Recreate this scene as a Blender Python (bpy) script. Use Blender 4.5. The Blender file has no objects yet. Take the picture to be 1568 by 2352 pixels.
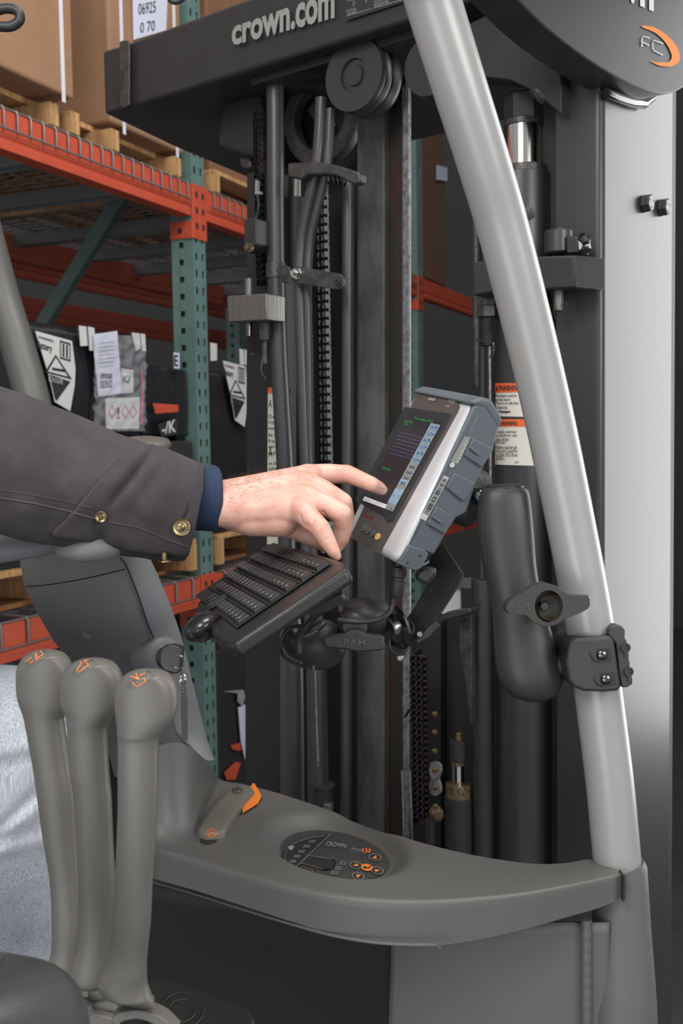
import bpy, bmesh, math, random
from mathutils import Vector as V, Matrix, noise
from mathutils.bvhtree import BVHTree
random.seed(4)
SC = bpy.context.scene
COL = SC.collection
PI = math.pi
# ---------------- camera ----------------
FPX = 2450.0
CH = 1.75
M3 = (Matrix.Rotation(PI/2 - math.atan(167/FPX), 3, 'X') @ Matrix.Rotation(-math.radians(.9), 3, 'Z'))
CP = V((0, 0, CH))
cd = bpy.data.cameras.new('camera'); cam = bpy.data.objects.new('camera', cd); COL.objects.link(cam)
cam.matrix_world = Matrix.Translation(CP) @ M3.to_4x4()
cd.sensor_fit = 'VERTICAL'; cd.sensor_height = 36; cd.sensor_width = 24
cd.lens = FPX/2352*36
cd.clip_start = .05; cd.clip_end = 60
cd.dof.use_dof = True; cd.dof.focus_distance = 1.17; cd.dof.aperture_fstop = 11
SC.camera = cam
# ---------------- world, lights, exposure ----------------
w = bpy.data.worlds.new('world'); SC.world = w; w.use_nodes = True
w.node_tree.nodes['Background'].inputs[0].default_value = (.97, .98, 1.0, 1)
w.node_tree.nodes['Background'].inputs[1].default_value = .45
def area(name, loc, target, sx, sy, power, col=(1, 1, 1)):
    l = bpy.data.lights.new(name, 'AREA'); l.shape = 'RECTANGLE'; l.size = sx; l.size_y = sy
    l.energy = power; l.color = col
    o = bpy.data.objects.new(name, l); COL.objects.link(o); o.location = loc
    o.rotation_euler = (V(target) - V(loc)).to_track_quat('-Z', 'Y').to_euler()
    return o
area('softbox_beside_mast', (2.1, 2.3, 1.95), (.4, 1.35, 1.8), 1.3, 2.3, 40)
area('softbox_over_camera', (-.6, -.2, 3.0), (.1, 1.2, 1.5), .9, .9, 23, (1, .98, .95))
area('fill_left_of_camera', (-.55, -.5, 1.25), (.0, 1.2, 1.15), .9, .7, 7)
area('softbox_right_of_camera', (1.2, -.1, 2.2), (.1, 1.2, 1.5), .7, .7, 14, (1, .98, .96))
area('aisle_light', (.6, 1.2, 4.6), (-.8, 3.2, 2.2), 1.4, 1.4, 70, (1, .97, .92))
SC.view_settings.view_transform = 'Standard'; SC.view_settings.look = 'None'
SC.view_settings.exposure = 0.0; SC.view_settings.gamma = 1; SC.view_settings.use_curve_mapping = False
# ---------------- pixel measuring helpers ----------------
def ray(px, py): return M3 @ V(((px-784)/FPX, -(py-1176)/FPX, -1))
def W(px, py, d): return CP + ray(px, py)*d
def PL(px, py, p, n):
    r = ray(px, py); return CP + r*((p-CP).dot(n)/r.dot(n))
def Z(px, py, z):
    r = ray(px, py); return CP + r*((z-CH)/r.z)
UP = V((0, 0, 1))
_a = math.radians(37.7); F = V((math.sin(_a), math.cos(_a), 0)); L = V((-math.cos(_a), math.sin(_a), 0))
_b = math.radians(23.4); R1 = V((math.sin(_b), math.cos(_b), 0)); R2 = V((-math.cos(_b), math.sin(_b), 0))
# ---------------- materials ----------------
def s2l(c):
    c /= 255.0
    return c/12.92 if c <= .04045 else ((c+.055)/1.055)**2.4
MATS = {}
def mat(name, rgb, rough=.5, metal=0, var=None, bump=None, coat=0, spec=None, emit=None, sss=0, alpha=None, trans=0, stretch=None):
    m = bpy.data.materials.new(name); m.use_nodes = True; nt = m.node_tree; N = nt.nodes; K = nt.links
    b = N['Principled BSDF']; col = [s2l(c) for c in rgb] + [1]
    b.inputs['Base Color'].default_value = col
    b.inputs['Roughness'].default_value = rough; b.inputs['Metallic'].default_value = metal
    if coat: b.inputs['Coat Weight'].default_value = coat; b.inputs['Coat Roughness'].default_value = .26
    if spec is not None: b.inputs['Specular IOR Level'].default_value = spec
    if emit: b.inputs['Emission Color'].default_value = col; b.inputs['Emission Strength'].default_value = emit
    if sss:
        b.inputs['Subsurface Weight'].default_value = sss; b.inputs['Subsurface Radius'].default_value = (.012, .004, .002)
        b.inputs['Subsurface Scale'].default_value = .5
    if trans: b.inputs['Transmission Weight'].default_value = trans
    if alpha is not None: b.inputs['Alpha'].default_value = alpha
    co = None
    if var or bump:
        tc = N.new('ShaderNodeTexCoord'); mp = N.new('ShaderNodeMapping')
        if stretch: mp.inputs['Scale'].default_value = stretch
        K.new(tc.outputs['Object'], mp.inputs['Vector']); co = mp.outputs['Vector']
    if var:   # (scale, second colour, low, high)
        n = N.new('ShaderNodeTexNoise'); n.inputs['Scale'].default_value = var[0]; n.inputs['Detail'].default_value = 6
        n.inputs['Roughness'].default_value = .65
        K.new(co, n.inputs['Vector']); r = N.new('ShaderNodeValToRGB')
        r.color_ramp.elements[0].position = var[2]; r.color_ramp.elements[1].position = var[3]
        r.color_ramp.elements[0].color = col; r.color_ramp.elements[1].color = [s2l(c) for c in var[1]] + [1]
        K.new(n.outputs['Fac'], r.inputs['Fac']); K.new(r.outputs['Color'], b.inputs['Base Color'])
    if bump:  # (scale, strength)
        n = N.new('ShaderNodeTexNoise'); n.inputs['Scale'].default_value = bump[0]; n.inputs['Detail'].default_value = 3
        K.new(co, n.inputs['Vector']); bp = N.new('ShaderNodeBump'); bp.inputs['Strength'].default_value = bump[1]
        bp.inputs['Distance'].default_value = .002
        K.new(n.outputs['Fac'], bp.inputs['Height']); K.new(bp.outputs['Normal'], b.inputs['Normal'])
    MATS[name] = m; return m
blk = mat('mast_black_paint', (49, 49, 50), .5, var=(25, (46, 45, 44), .4, .7), bump=(300, .08))
blks = mat('mast_satin_black', (50, 51, 53), .42, bump=(120, .06), coat=.4)
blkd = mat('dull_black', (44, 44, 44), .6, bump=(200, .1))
rub = mat('black_rubber', (44, 44, 45), .42, bump=(900, .1))
rub2 = mat('hose_rubber', (62, 62, 65), .36, bump=(1500, .15), coat=.35)
ram = mat('powder_coat_black', (58, 58, 57), .38, bump=(2600, .12))
cast = mat('cast_black', (54, 54, 54), .38, bump=(1600, .3))
steel = mat('worn_steel', (92, 92, 92), .42, .5, var=(60, (62, 60, 57), .35, .7), bump=(200, .3))
steell = mat('machined_edge_steel', (150, 150, 155), .4, .5, var=(90, (105, 103, 103), .4, .65), bump=(300, .3))
brush = mat('brushed_steel', (120, 118, 114), .4, .6, bump=(150, .5), stretch=(1, 1, .05))
chrome = mat('chrome', (205, 205, 200), .14, 1)
dchrome = mat('dark_chrome', (110, 110, 112), .2, 1)
brass = mat('antique_brass', (150, 133, 100), .33, .9, var=(300, (92, 80, 60), .4, .7))
gold = mat('rusty_brass', (128, 112, 84), .45, .5, var=(200, (80, 60, 45), .45, .6))
stain = mat('stained_channel_web', (104, 104, 102), .55, .2, var=(14, (66, 65, 63), .35, .65), bump=(120, .3), stretch=(1, 1, .35))
stain2 = mat('stained_channel_edge', (52, 46, 43), .5, .2, var=(18, (78, 38, 38), .52, .68), bump=(150, .3), stretch=(1, 1, .2))
tube_g = mat('pillar_grey_paint', (158, 158, 157), .3, bump=(900, .06), coat=.5)
dash_m = mat('dash_plastic', (97, 96, 94), .42, bump=(1800, .12))
dash_b = mat('dash_plastic_lower', (94, 94, 93), .5, bump=(1800, .08))
col_m = mat('column_plastic', (118, 120, 121), .42, bump=(900, .3))
col_l = mat('column_panel_plastic', (130, 132, 136), .42, bump=(900, .2))
lev = mat('lever_plastic', (101, 99, 95), .36, bump=(1200, .15))
levd = mat('brake_switch_plastic', (108, 106, 98), .42, bump=(1200, .15))
org = mat('orange_paint_mark', (240, 130, 50), .5)
alu = mat('terminal_silver', (230, 231, 234), .34, .25, bump=(1500, .05))
tface = mat('terminal_face', (112, 106, 103), .35, .4, bump=(1500, .05))
tbody = mat('terminal_dark_grey', (100, 107, 113), .45, bump=(1500, .25))
tbez = mat('terminal_bezel', (52, 55, 58), .4)
scr = mat('screen_glass', (52, 48, 52), .12, coat=.3)
sgreen = mat('screen_green', (40, 140, 75), .5, emit=.5)
sviol = mat('screen_violet', (110, 102, 165), .5, emit=.4)
sblue = mat('screen_light_blue', (132, 158, 178), .5, emit=.3)
sgrey = mat('screen_light_grey', (132, 134, 134), .5, emit=.2)
swhite = mat('screen_white', (215, 218, 215), .5, emit=.4)
sdark = mat('screen_text_dark', (40, 60, 95), .5)
kb = mat('keyboard_black', (44, 43, 43), .35, bump=(700, .15))
key_m = mat('key_black', (36, 36, 37), .22, coat=.5)
wht = mat('white_print', (205, 206, 205), .5)
gryt = mat('grey_print', (150, 150, 148), .5)
lab = mat('label_white', (222, 219, 208), .5)
labo = mat('label_orange', (238, 106, 52), .5)
chn = mat('greasy_chain_black', (22, 22, 22), .45)
inkb = mat('ink_black', (38, 38, 40), .6)
inkr = mat('ink_red', (190, 50, 60), .6)
paper = mat('paper_white', (206, 208, 226), .6)
teal = mat('teal_rack_paint', (104, 130, 126), .45, var=(8, (90, 118, 114), .4, .7), bump=(150, .1))
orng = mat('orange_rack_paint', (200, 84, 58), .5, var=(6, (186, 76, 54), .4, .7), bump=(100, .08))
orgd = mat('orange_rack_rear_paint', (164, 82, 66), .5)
wire = mat('galvanised_wire', (122, 116, 114), .45, .3)
bar_g = mat('galvanised_bar', (126, 128, 130), .5, .2)
card = mat('cardboard', (154, 118, 90), .8, var=(5, (140, 106, 80), .35, .7))
cardd = mat('cardboard_dark', (140, 100, 72), .8, var=(5, (120, 84, 60), .35, .7))
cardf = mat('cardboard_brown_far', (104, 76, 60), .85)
wood = mat('pallet_wood', (198, 158, 108), .75, var=(9, (160, 118, 76), .4, .62), stretch=(6, 6, 1), bump=(60, .3))
wood2 = mat('pallet_wood_brown', (170, 120, 80), .75, var=(9, (135, 92, 60), .4, .62), stretch=(1, 1, 8), bump=(60, .3))
strap = mat('white_strap', (214, 214, 222), .5)
bag = mat('black_shrink_wrap', (42, 42, 46), .2, bump=(26, 1.0))
film = mat('clear_film', (215, 215, 225), .12, alpha=.22, bump=(45, .9))
pink = mat('pink_edge_tape', (190, 60, 110), .5)
jk = mat('jacket_canvas', (62, 58, 62), .85, var=(16, (78, 73, 75), .42, .68), bump=(1500, .35))
jkd = mat('jacket_seam', (92, 84, 82), .8, bump=(1500, .4))
navy = mat('navy_knit', (40, 56, 84), .85, bump=(1800, .5))
concrete = mat('concrete_floor', (70, 70, 70), .5, var=(3, (60, 60, 60), .4, .6))
wallm = mat('warehouse_wall', (78, 78, 78), .9)
leather = mat('armrest_vinyl', (50, 50, 53), .3, bump=(1400, .5), coat=.5)
pedal_m = mat('pedal_rubber', (50, 48, 46), .6, bump=(300, .4))
hairm = mat('arm_hair', (62, 42, 30), .6)
nailm = mat('nail', (232, 178, 158), .3, sss=.2)
amber = mat('amber_button', (240, 196, 120), .4)
gbut = mat('grey_button', (96, 97, 96), .45)
redl = mat('red_logo', (150, 36, 36), .5)
boxblk = mat('black_printed_carton', (44, 42, 42), .6)
lcd = mat('lcd_window', (50, 48, 50), .25)
dblk = mat('display_membrane', (66, 66, 64), .4)
dblk2 = mat('display_membrane_dark', (46, 47, 47), .35)
dgrey = mat('display_line_grey', (140, 140, 138), .5)

# skin and denim get their own trees
def skin_mat():
    m = mat('skin', (222, 168, 146), .45, sss=.12, bump=(420, .2)); nt = m.node_tree; N = nt.nodes; K = nt.links; b = N['Principled BSDF']
    tc = N.new('ShaderNodeTexCoord')
    n = N.new('ShaderNodeTexNoise'); n.inputs['Scale'].default_value = 38; n.inputs['Detail'].default_value = 5
    r = N.new('ShaderNodeValToRGB'); e = r.color_ramp.elements
    e[0].position = .36; e[0].color = (s2l(214), s2l(158), s2l(140), 1); e[1].position = .66; e[1].color = (s2l(228), s2l(184), s2l(168), 1)
    K.new(tc.outputs['Object'], n.inputs['Vector']); K.new(n.outputs['Fac'], r.inputs['Fac']); K.new(r.outputs['Color'], b.inputs['Base Color'])
    return m
skin = skin_mat()
def denim_mat():
    m = mat('denim', (128, 134, 144), .85); nt = m.node_tree; N = nt.nodes; K = nt.links; b = N['Principled BSDF']
    tc = N.new('ShaderNodeTexCoord')
    a = N.new('ShaderNodeTexNoise'); a.inputs['Scale'].default_value = 1; a.inputs['Detail'].default_value = 2
    mp = N.new('ShaderNodeMapping'); mp.inputs['Scale'].default_value = (900, 900, 60); K.new(tc.outputs['Object'], mp.inputs['Vector']); K.new(mp.outputs['Vector'], a.inputs['Vector'])
    c = N.new('ShaderNodeTexNoise'); c.inputs['Scale'].default_value = 9; c.inputs['Detail'].default_value = 5; K.new(tc.outputs['Object'], c.inputs['Vector'])
    mx = N.new('ShaderNodeMath'); mx.operation = 'ADD'; K.new(a.outputs['Fac'], mx.inputs[0]); K.new(c.outputs['Fac'], mx.inputs[1])
    r = N.new('ShaderNodeValToRGB'); e = r.color_ramp.elements
    e[0].position = .0; e[1].position = 1.0
    dv = N.new('ShaderNodeMath'); dv.operation = 'MULTIPLY_ADD'; dv.inputs[1].default_value = 1.3; dv.inputs[2].default_value = -.8
    K.new(mx.outputs[0], dv.inputs[0]); K.new(dv.outputs[0], r.inputs['Fac'])
    e[0].color = (s2l(104), s2l(112), s2l(126), 1); e[1].color = (s2l(208), s2l(211), s2l(217), 1)
    K.new(r.outputs['Color'], b.inputs['Base Color'])
    bp = N.new('ShaderNodeBump'); bp.inputs['Strength'].default_value = .4; bp.inputs['Distance'].default_value = .001
    K.new(a.outputs['Fac'], bp.inputs['Height']); K.new(bp.outputs['Normal'], b.inputs['Normal'])
    return m
denim = denim_mat()

# ---------------- mesh helpers ----------------
WL = {}   # world origin of every object
def props(o, label=None, cat=None, group=None, kind=None):
    if label: o['label'] = label
    if cat: o['category'] = cat
    if group: o['group'] = group
    if kind: o['kind'] = kind
    return o
def empty(name, loc, label=None, cat=None, group=None, kind=None):
    o = bpy.data.objects.new(name, None); COL.objects.link(o); o.location = loc; o.empty_display_size = .05
    WL[o.name] = V(loc); return props(o, label, cat, group, kind)
def frame(d):
    d = d.normalized(); h = UP if abs(d.z) < .9 else V((1, 0, 0))
    u = d.cross(h).normalized(); return u, d.cross(u).normalized()
class G:
    def __init__(s): s.v = []; s.f = []
    def add(s, vs, fs):
        k = len(s.v); s.v += [V(p) for p in vs]; s.f += [tuple(i+k for i in q) for q in fs]; return s
    def prism(s, poly, vec):
        n = len(poly); vec = V(vec)
        return s.add(list(poly)+[p+vec for p in poly], [tuple(range(n)), tuple(range(2*n-1, n-1, -1))]+[(i, (i+1) % n, n+(i+1) % n, n+i) for i in range(n)])
    def box(s, c, a, b, d):
        c, a, b, d = V(c), V(a), V(b), V(d)
        return s.prism([c-a-b-d, c+a-b-d, c+a+b-d, c-a+b-d], d*2)
    def loft(s, rings, caps=True, close=True):
        n = len(rings[0]); vs = [p for r in rings for p in r]; fs = []
        for i in range(len(rings)-1):
            for j in range(n if close else n-1):
                k = (j+1) % n; fs.append((i*n+j, i*n+k, (i+1)*n+k, (i+1)*n+j))
        if caps and close: fs += [tuple(range(n)), tuple(reversed(range((len(rings)-1)*n, len(rings)*n)))]
        return s.add(vs, fs)
    def tube(s, path, r, n=12, caps=True):
        path = [V(p) for p in path]; m = len(path); u = None; rings = []
        for i, p in enumerate(path):
            t = (path[min(i+1, m-1)]-path[max(i-1, 0)]).normalized()
            if u is None: u, _ = frame(t)
            u = (u-t*u.dot(t)).normalized(); w_ = t.cross(u)
            rr = r[i] if isinstance(r, (list, tuple)) else r
            rings.append([p+u*rr*math.cos(2*PI*k/n)+w_*rr*math.sin(2*PI*k/n) for k in range(n)])
        return s.loft(rings, caps)
    def lathe(s, o, d, prof, n=24, ph=0, caps=True):
        d = V(d).normalized(); u, w_ = frame(d)
        return s.loft([[V(o)+d*h+u*r*math.cos(2*PI*k/n+ph)+w_*r*math.sin(2*PI*k/n+ph) for k in range(n)] for h, r in prof], caps)
    def torus(s, o, d, R, r, n=32, m=10, a0=0, a1=2*PI):
        u, w_ = frame(V(d)); d = V(d).normalized(); full = abs(a1-a0-2*PI) < 1e-6; q = n if full else n+1
        rings = []
        for i in range(q):
            a = a0+(a1-a0)*i/n; e = u*math.cos(a)+w_*math.sin(a)
            rings.append([V(o)+e*(R+r*math.cos(2*PI*k/m))+d*r*math.sin(2*PI*k/m) for k in range(m)])
        if full: rings.append(rings[0])
        return s.loft(rings, caps=not full)
    def grid(s, fn, nu, nv):
        return s.add([fn(i/nu, j/nv) for i in range(nu+1) for j in range(nv+1)],
                     [(i*(nv+1)+j, (i+1)*(nv+1)+j, (i+1)*(nv+1)+j+1, i*(nv+1)+j+1) for i in range(nu) for j in range(nv)])
    def bvh(s): return BVHTree.FromPolygons(s.v, s.f)
    def mk(s, name, m, parent=None, smooth=38, bevel=0, bseg=2, sub=0, solid=0, solid_off=-1, **kw):
        c = sum(s.v, V())/len(s.v)
        me = bpy.data.meshes.new(name); me.from_pydata([p-c for p in s.v], [], s.f)
        bm = bmesh.new(); bm.from_mesh(me); bmesh.ops.remove_doubles(bm, verts=bm.verts, dist=1e-6)
        bmesh.ops.recalc_face_normals(bm, faces=bm.faces); bm.to_mesh(me); bm.free()
        for ml in (m if isinstance(m, (list, tuple)) else [m]): me.materials.append(ml)
        if smooth: me.shade_smooth(); me.set_sharp_from_angle(angle=math.radians(smooth))
        o = bpy.data.objects.new(name, me); COL.objects.link(o)
        o.location = c - (WL[parent.name] if parent else V()); WL[o.name] = c.copy()
        if parent: o.parent = parent
        if bevel:
            b = o.modifiers.new('bevel', 'BEVEL'); b.width = bevel; b.segments = bseg; b.limit_method = 'ANGLE'; b.angle_limit = math.radians(35)
        if sub: b = o.modifiers.new('sub', 'SUBSURF'); b.levels = sub; b.render_levels = sub
        if solid: b = o.modifiers.new('solid', 'SOLIDIFY'); b.thickness = solid; b.offset = solid_off
        return props(o, **kw)
def again(o, c, parent):   # a copy of one mesh object at a new world centre, mesh data shared
    q = o.copy(); COL.objects.link(q); q.parent = parent
    q.location = V(c)-(WL[parent.name] if parent else V()); WL[q.name] = V(c); return q
def cr(pts, n=8):   # Catmull-Rom through points (any dimension tuples or Vectors)
    P_ = [V(p) for p in pts]; P_ = [P_[0]*2-P_[1]]+P_+[P_[-1]*2-P_[-2]]; out = []
    for i in range(1, len(P_)-2):
        a, b, c, d = P_[i-1:i+3]
        for k in range(n):
            t = k/n; out.append(((b*2)+(c-a)*t+(a*2-b*5+c*4-d)*t*t+(b*3-a-c*3+d)*t**3)*.5)
    out.append(P_[-2]); return out
def hit(bv, px, py, off=0.0):
    r = ray(px, py); L_, n_, i_, d_ = bv.ray_cast(CP, r.normalized())
    if L_ is None: return None
    if n_.dot(r) > 0: n_ = -n_
    return L_+n_*off
_tc = {}
def text2d(s, bold=0.0, align='CENTER', res=3):
    k = (s, bold)
    if k in _tc: return _tc[k]
    c = bpy.data.curves.new('t', 'FONT'); c.body = s; c.size = 1; c.offset = bold; c.resolution_u = res; c.fill_mode = 'FRONT'
    o = bpy.data.objects.new('t', c); COL.objects.link(o)
    bpy.context.view_layer.update()
    me = bpy.data.meshes.new_from_object(o.evaluated_get(bpy.context.evaluated_depsgraph_get()))
    vs = [(v.co.x, v.co.y) for v in me.vertices]; fs = [tuple(p.vertices) for p in me.polygons]
    bpy.data.objects.remove(o); bpy.data.curves.remove(c); bpy.data.meshes.remove(me)
    x0 = min(v[0] for v in vs); x1 = max(v[0] for v in vs); y0 = min(v[1] for v in vs); y1 = max(v[1] for v in vs)
    vs = [((x-x0)/(x1-x0), 1-(y-y0)/(y1-y0)) for x, y in vs]; _tc[k] = (vs, fs, (x1-x0)/(y1-y0)); return _tc[k]
def bil(q, u, v):
    q = [V((p[0], p[1], p[2] if len(p) > 2 else 0)) for p in q]
    return q[0]*(1-u)*(1-v)+q[1]*u*(1-v)+q[2]*u*v+q[3]*(1-u)*v
def text_fn(g, s, fn, bold=0.0):    # fn(u,v) -> world point
    vs, fs, _ = text2d(s, bold); return g.add([fn(u, v) for u, v in vs], fs)
def on_plane(q, p, n, off=0):       # pixel quad on a plane
    n = V(n).normalized()
    if n.dot(p-CP) > 0: n = -n
    pp = p+n*off
    return lambda u, v: PL(*bil(q, u, v)[:2], pp, n)
def on_surf(q, bv, off=.0006):
    last = [None]
    def fn(u, v):
        b = bil(q, u, v); h = hit(bv, b.x, b.y, off)
        if h is None: h = last[0] or CP
        last[0] = h; return h
    return fn
def quad_fn(g, fn, u0=0, v0=0, u1=1, v1=1, nu=1, nv=1):
    return g.grid(lambda a, b: fn(u0+(u1-u0)*a, v0+(v1-v0)*b), nu, nv)
# ================= setting =================
RO = W(448, 770, 3.5); RO.z = 0
RN = V((math.cos(_b), -math.sin(_b), 0))      # rack front normal, towards the camera
def Rk(s, t, z): return RO + R1*s + R2*t + UP*z
def rpx(px, py, t=0):      # pixel on the rack plane at depth t -> (s, z)
    q = PL(px, py, RO+R2*t, RN); return (q-RO).dot(R1), q.z
g = G(); g.box((1, 4.5, -.05), (6, 0, 0), (0, 5.5, 0), (0, 0, .05)); g.mk('floor', concrete, smooth=0, kind='structure')
g = G(); g.box((1, 9.6, 3), (6, 0, 0), (0, .08, 0), (0, 0, 3)); g.mk('wall_back', wallm, smooth=0, kind='structure')
g = G(); g.box((4.6, 4.5, 3), (.08, 0, 0), (0, 5.0, 0), (0, 0, 3)); g.mk('wall_right', wallm, smooth=0, kind='structure')

# ================= pallet rack =================
rack = empty('storage_rack', Rk(0, 0, 0), 'tall warehouse pallet rack with teal perforated posts and orange beams behind the lift truck', 'rack')
rack['kind'] = 'thing'; del rack['kind']
def perforated(g, o, u, v, wd, ht, cols, pitch, hw, hh, z0):
    us = [0]
    for c in cols: us += [c-hw/2, c+hw/2]
    us.append(wd); vs = [0]; z = z0
    while z < ht-pitch: vs += [z-hh/2, z+hh/2]; z += pitch
    vs.append(ht)
    for i in range(len(us)-1):
        if i % 2 == 0: g.add([o+u*us[i], o+u*us[i+1], o+u*us[i+1]+v*ht, o+u*us[i]+v*ht], [(0, 1, 2, 3)])
        else:
            for j in range(0, len(vs)-1, 2):
                a, b = vs[j], vs[j+1]
                g.add([o+u*us[i]+v*a, o+u*us[i+1]+v*a, o+u*us[i+1]+v*b, o+u*us[i]+v*b], [(0, 1, 2, 3)])
PW = .080
def post(s0, t0):
    g = G(); o = Rk(s0, t0, 0)
    perforated(g, o, R2, UP, PW, 4.3, [.044], .0556, .016, .019, 2.392-.0556*43)
    perforated(g, o, R1, UP, PW, 4.3, [.020, .060], .0556, .011, .024, 2.392-.0556*43+.02)
    p = g.mk('rack_post', teal, rack, smooth=0, solid=.0025)
    g = G(); g.box(Rk(s0+PW/2+.004, t0+PW/2+.004, 2.15), R1*(PW/2-.005), R2*(PW/2-.005), UP*2.15); g.mk('hole_shade_core', blkd, p, smooth=0)  # core added inside the post, its black stands for shade in the holes
    if t0 == 0:
        for zt in (2.585, 1.303):
            g = G(); g.box(Rk(s0+PW/2, -.003, zt-.085), R1*(PW/2+.004), R2*.002, UP*.088); g.box(Rk(s0-.004, .04, zt-.145), R1*.002, R2*.043, UP*.028)
            c = g.mk('beam_connector', orng, rack, smooth=0, bevel=.0015)
            h = G()
            for a in (.02, .06):
                for k in range(3): h.box(Rk(s0+a, -.006, zt-.03-k*.05), R1*.006, R2*.0012, UP*.009)
            h.box(Rk(s0-.007, .044, zt-.147), R1*.001, R2*.007, UP*.008)
            h.mk('slot', blkd, c, smooth=0, kind='stuff')
post(0, 0)
for s0, t0 in ((2.22, 0), (0, 1.05), (-2.6, 0), (2.22, 1.05)): post(s0, t0)
def beam(s0, s1, t0, zt, m, fl=1):
    h = .1; pr = [(0, 0), (0, .068), (.006*fl, .072), (.006*fl, .078), (0, .082), (0, .1), (.045, .1), (.045, 0)]
    pr = [(0, 0), (-.0, .022), (.004, .026), (.004, .03), (0, .034), (0, .1), (.028, .1), (.028, .085), (.05, .085), (.05, 0)]
    g = G(); g.prism([Rk(s0, t0+a, zt-h+b) for a, b in pr], R1*(s1-s0)); return g.mk('beam', m, rack, smooth=0, bevel=.002)
ZT = (2.583, 1.300)
for zt in ZT:
    beam(-2.6, -.004, 0, zt, orng); beam(PW+.004, 2.215, 0, zt, orng); beam(2.305, 4.5, 0, zt, orng)
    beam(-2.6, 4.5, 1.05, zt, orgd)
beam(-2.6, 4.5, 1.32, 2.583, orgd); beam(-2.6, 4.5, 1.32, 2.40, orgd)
# wire decks: each wire is its own piece
def deck(name, s0, s1, zt, pitch, drop, first):
    d = empty(name, Rk((s0+s1)/2, .5, zt)); d.parent = rack; d.location = Rk((s0+s1)/2, .5, zt)-WL[rack.name]
    s = first; base = None
    while s < s1:
        if base is None:
            g = G(); r = .0030 if pitch < .08 else .0042
            g.tube([Rk(s, -.006, zt-drop), Rk(s, -.006, zt-.004), Rk(s, -.002, zt+.005), Rk(s, .03, zt+.006), Rk(s, 1.06, zt+.006)], r, 6)
            base = g.mk('wire', wire, d); c0 = WL[base.name]; sb = s
        else: again(base, c0+R1*(s-sb), d)
        s += pitch
    g = G(); g.tube([Rk(s0+.01, -.011, zt-drop), Rk(s1-.01, -.011, zt-drop)], .003, 6); b = g.mk('cross_wire', wire, d); c0 = WL[b.name]
    again(b, c0+R2*.011+UP*(drop+.003), d)
    for k in range(1, 10): again(b, c0+R2*(.011+k*.105)+UP*(drop+.001), d)
    s = s0+.30 - (.0)
    g = G(); q = [(-.03, 0), (-.03, -.045), (-.02, -.045), (-.02, -.006), (.02, -.006), (.02, -.045), (.03, -.045), (.03, 0)]
    g.prism([Rk(s+a, .05, zt-.004+b) for a, b in q], R2*1.0); b = g.mk('support_bar', bar_g, d, smooth=0); c0 = WL[b.name]
    k = 1
    while s+k*.42 < s1-.05: again(b, c0+R1*(k*.42), d); k += 1
deck('wire_deck', -2.55, -.01, 2.583, .0508, .050, -2.55+.028)
deck('wire_deck', .10, 2.2, 2.583, .0508, .050, .135)
deck('wire_deck', -2.55, -.01, 1.300, .1016, .062, -2.55+.05)
deck('wire_deck', .10, 2.2, 1.300, .0508, .062, .15)
# diagonal brace of the end frame
g = G(); a = Rk(.05, .07, 2.86); b_ = Rk(.05, 1.06, 1.70); dd = (b_-a).normalized(); nn = dd.cross(R1).normalized()
g.prism([a-R1*.018-nn*.024, a+R1*.018-nn*.024, a+R1*.018+nn*.024, a-R1*.018+nn*.024], b_-a); g.mk('diagonal_brace', teal, rack, smooth=0, bevel=.004)
g = G(); g.prism([Rk(.03, .07, .9), Rk(.06, .07, .9), Rk(.06, .07, .94), Rk(.03, .07, .94)], R2*1.0); g.mk('horizontal_brace', teal, rack, smooth=0)

# ================= pallets and cartons =================
def pallet(s0, s1, z, label, group='wooden pallets on the rack', st=None, t0=.05):
    P_ = empty('pallet', Rk((s0+s1)/2, .5, z), label, 'pallet', group)
    hs = .06 if z > 2 else .088; bb_h = 0 if z > 2 else .016
    def bd(c, a, b, d, nm, mm):
        g = G(); g.box(c, a, b, d); return g.mk(nm, mm, P_, smooth=0, bevel=.002)
    st = st or [s0+.02, (s0+s1)/2, s1-.02]
    o = bd(Rk(st[0], .50, z+bb_h+hs/2), R1*.019, R2*.5, UP*hs/2, 'stringer', wood); c0 = WL[o.name]
    for s in st[1:]: again(o, c0+R1*(s-st[0]), P_)
    o = bd(Rk((s0+s1)/2, t0, z+bb_h+hs+.008), R1*(s1-s0)/2, R2*.048, UP*.008, 'deck_board', wood); c0 = WL[o.name]
    for k in range(1, 7): again(o, c0+R2*(.15*k), P_)
    if z > 2: return
    o = bd(Rk((s0+s1)/2, t0+.1, z+.008), R1*(s1-s0)/2, R2*.048, UP*.008, 'bottom_board', wood2); c0 = WL[o.name]
    for k in (1, 2): again(o, c0+R2*(.45*k), P_)
ZD = 2.593
pallet(-1.60, -.669, ZD, 'pale wooden pallet under the leftmost tall carton on the top shelf', t0=.12)
pallet(-.62, -.058, ZD, 'wooden pallet under the carton with the white paper, left of the teal post', st=[-.60, -.415, -.078], t0=.12)
pallet(.15, 1.15, ZD, 'wooden pallet on the top shelf just right of the teal post')
def carton(s0, s1, z0, h, t0, m, label, group=None, depth=.8, straps=(), name='cardboard_box'):
    T_ = empty(name, Rk((s0+s1)/2, .4, z0), label, 'box', group)
    g = G(); g.box(Rk((s0+s1)/2, t0+depth/2, z0+h/2), R1*(s1-s0)/2, R2*depth/2, UP*h/2); g.mk('carton_body', m, T_, smooth=0, bevel=.008)
    for s in straps:
        g = G(); g.prism([Rk(s-.007, t0-.002, z0-.02), Rk(s+.007, t0-.002, z0-.02), Rk(s+.007, t0-.002, z0+h+.002), Rk(s-.007, t0-.002, z0+h+.002)], R2*.002)
        g.mk('strap', strap, T_, smooth=0)
    return T_
zc = 2.670
s_a = rpx(146, 100)[0]; s_b0 = rpx(250, 100)[0]; s_b1 = rpx(416, 100)[0]
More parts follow.
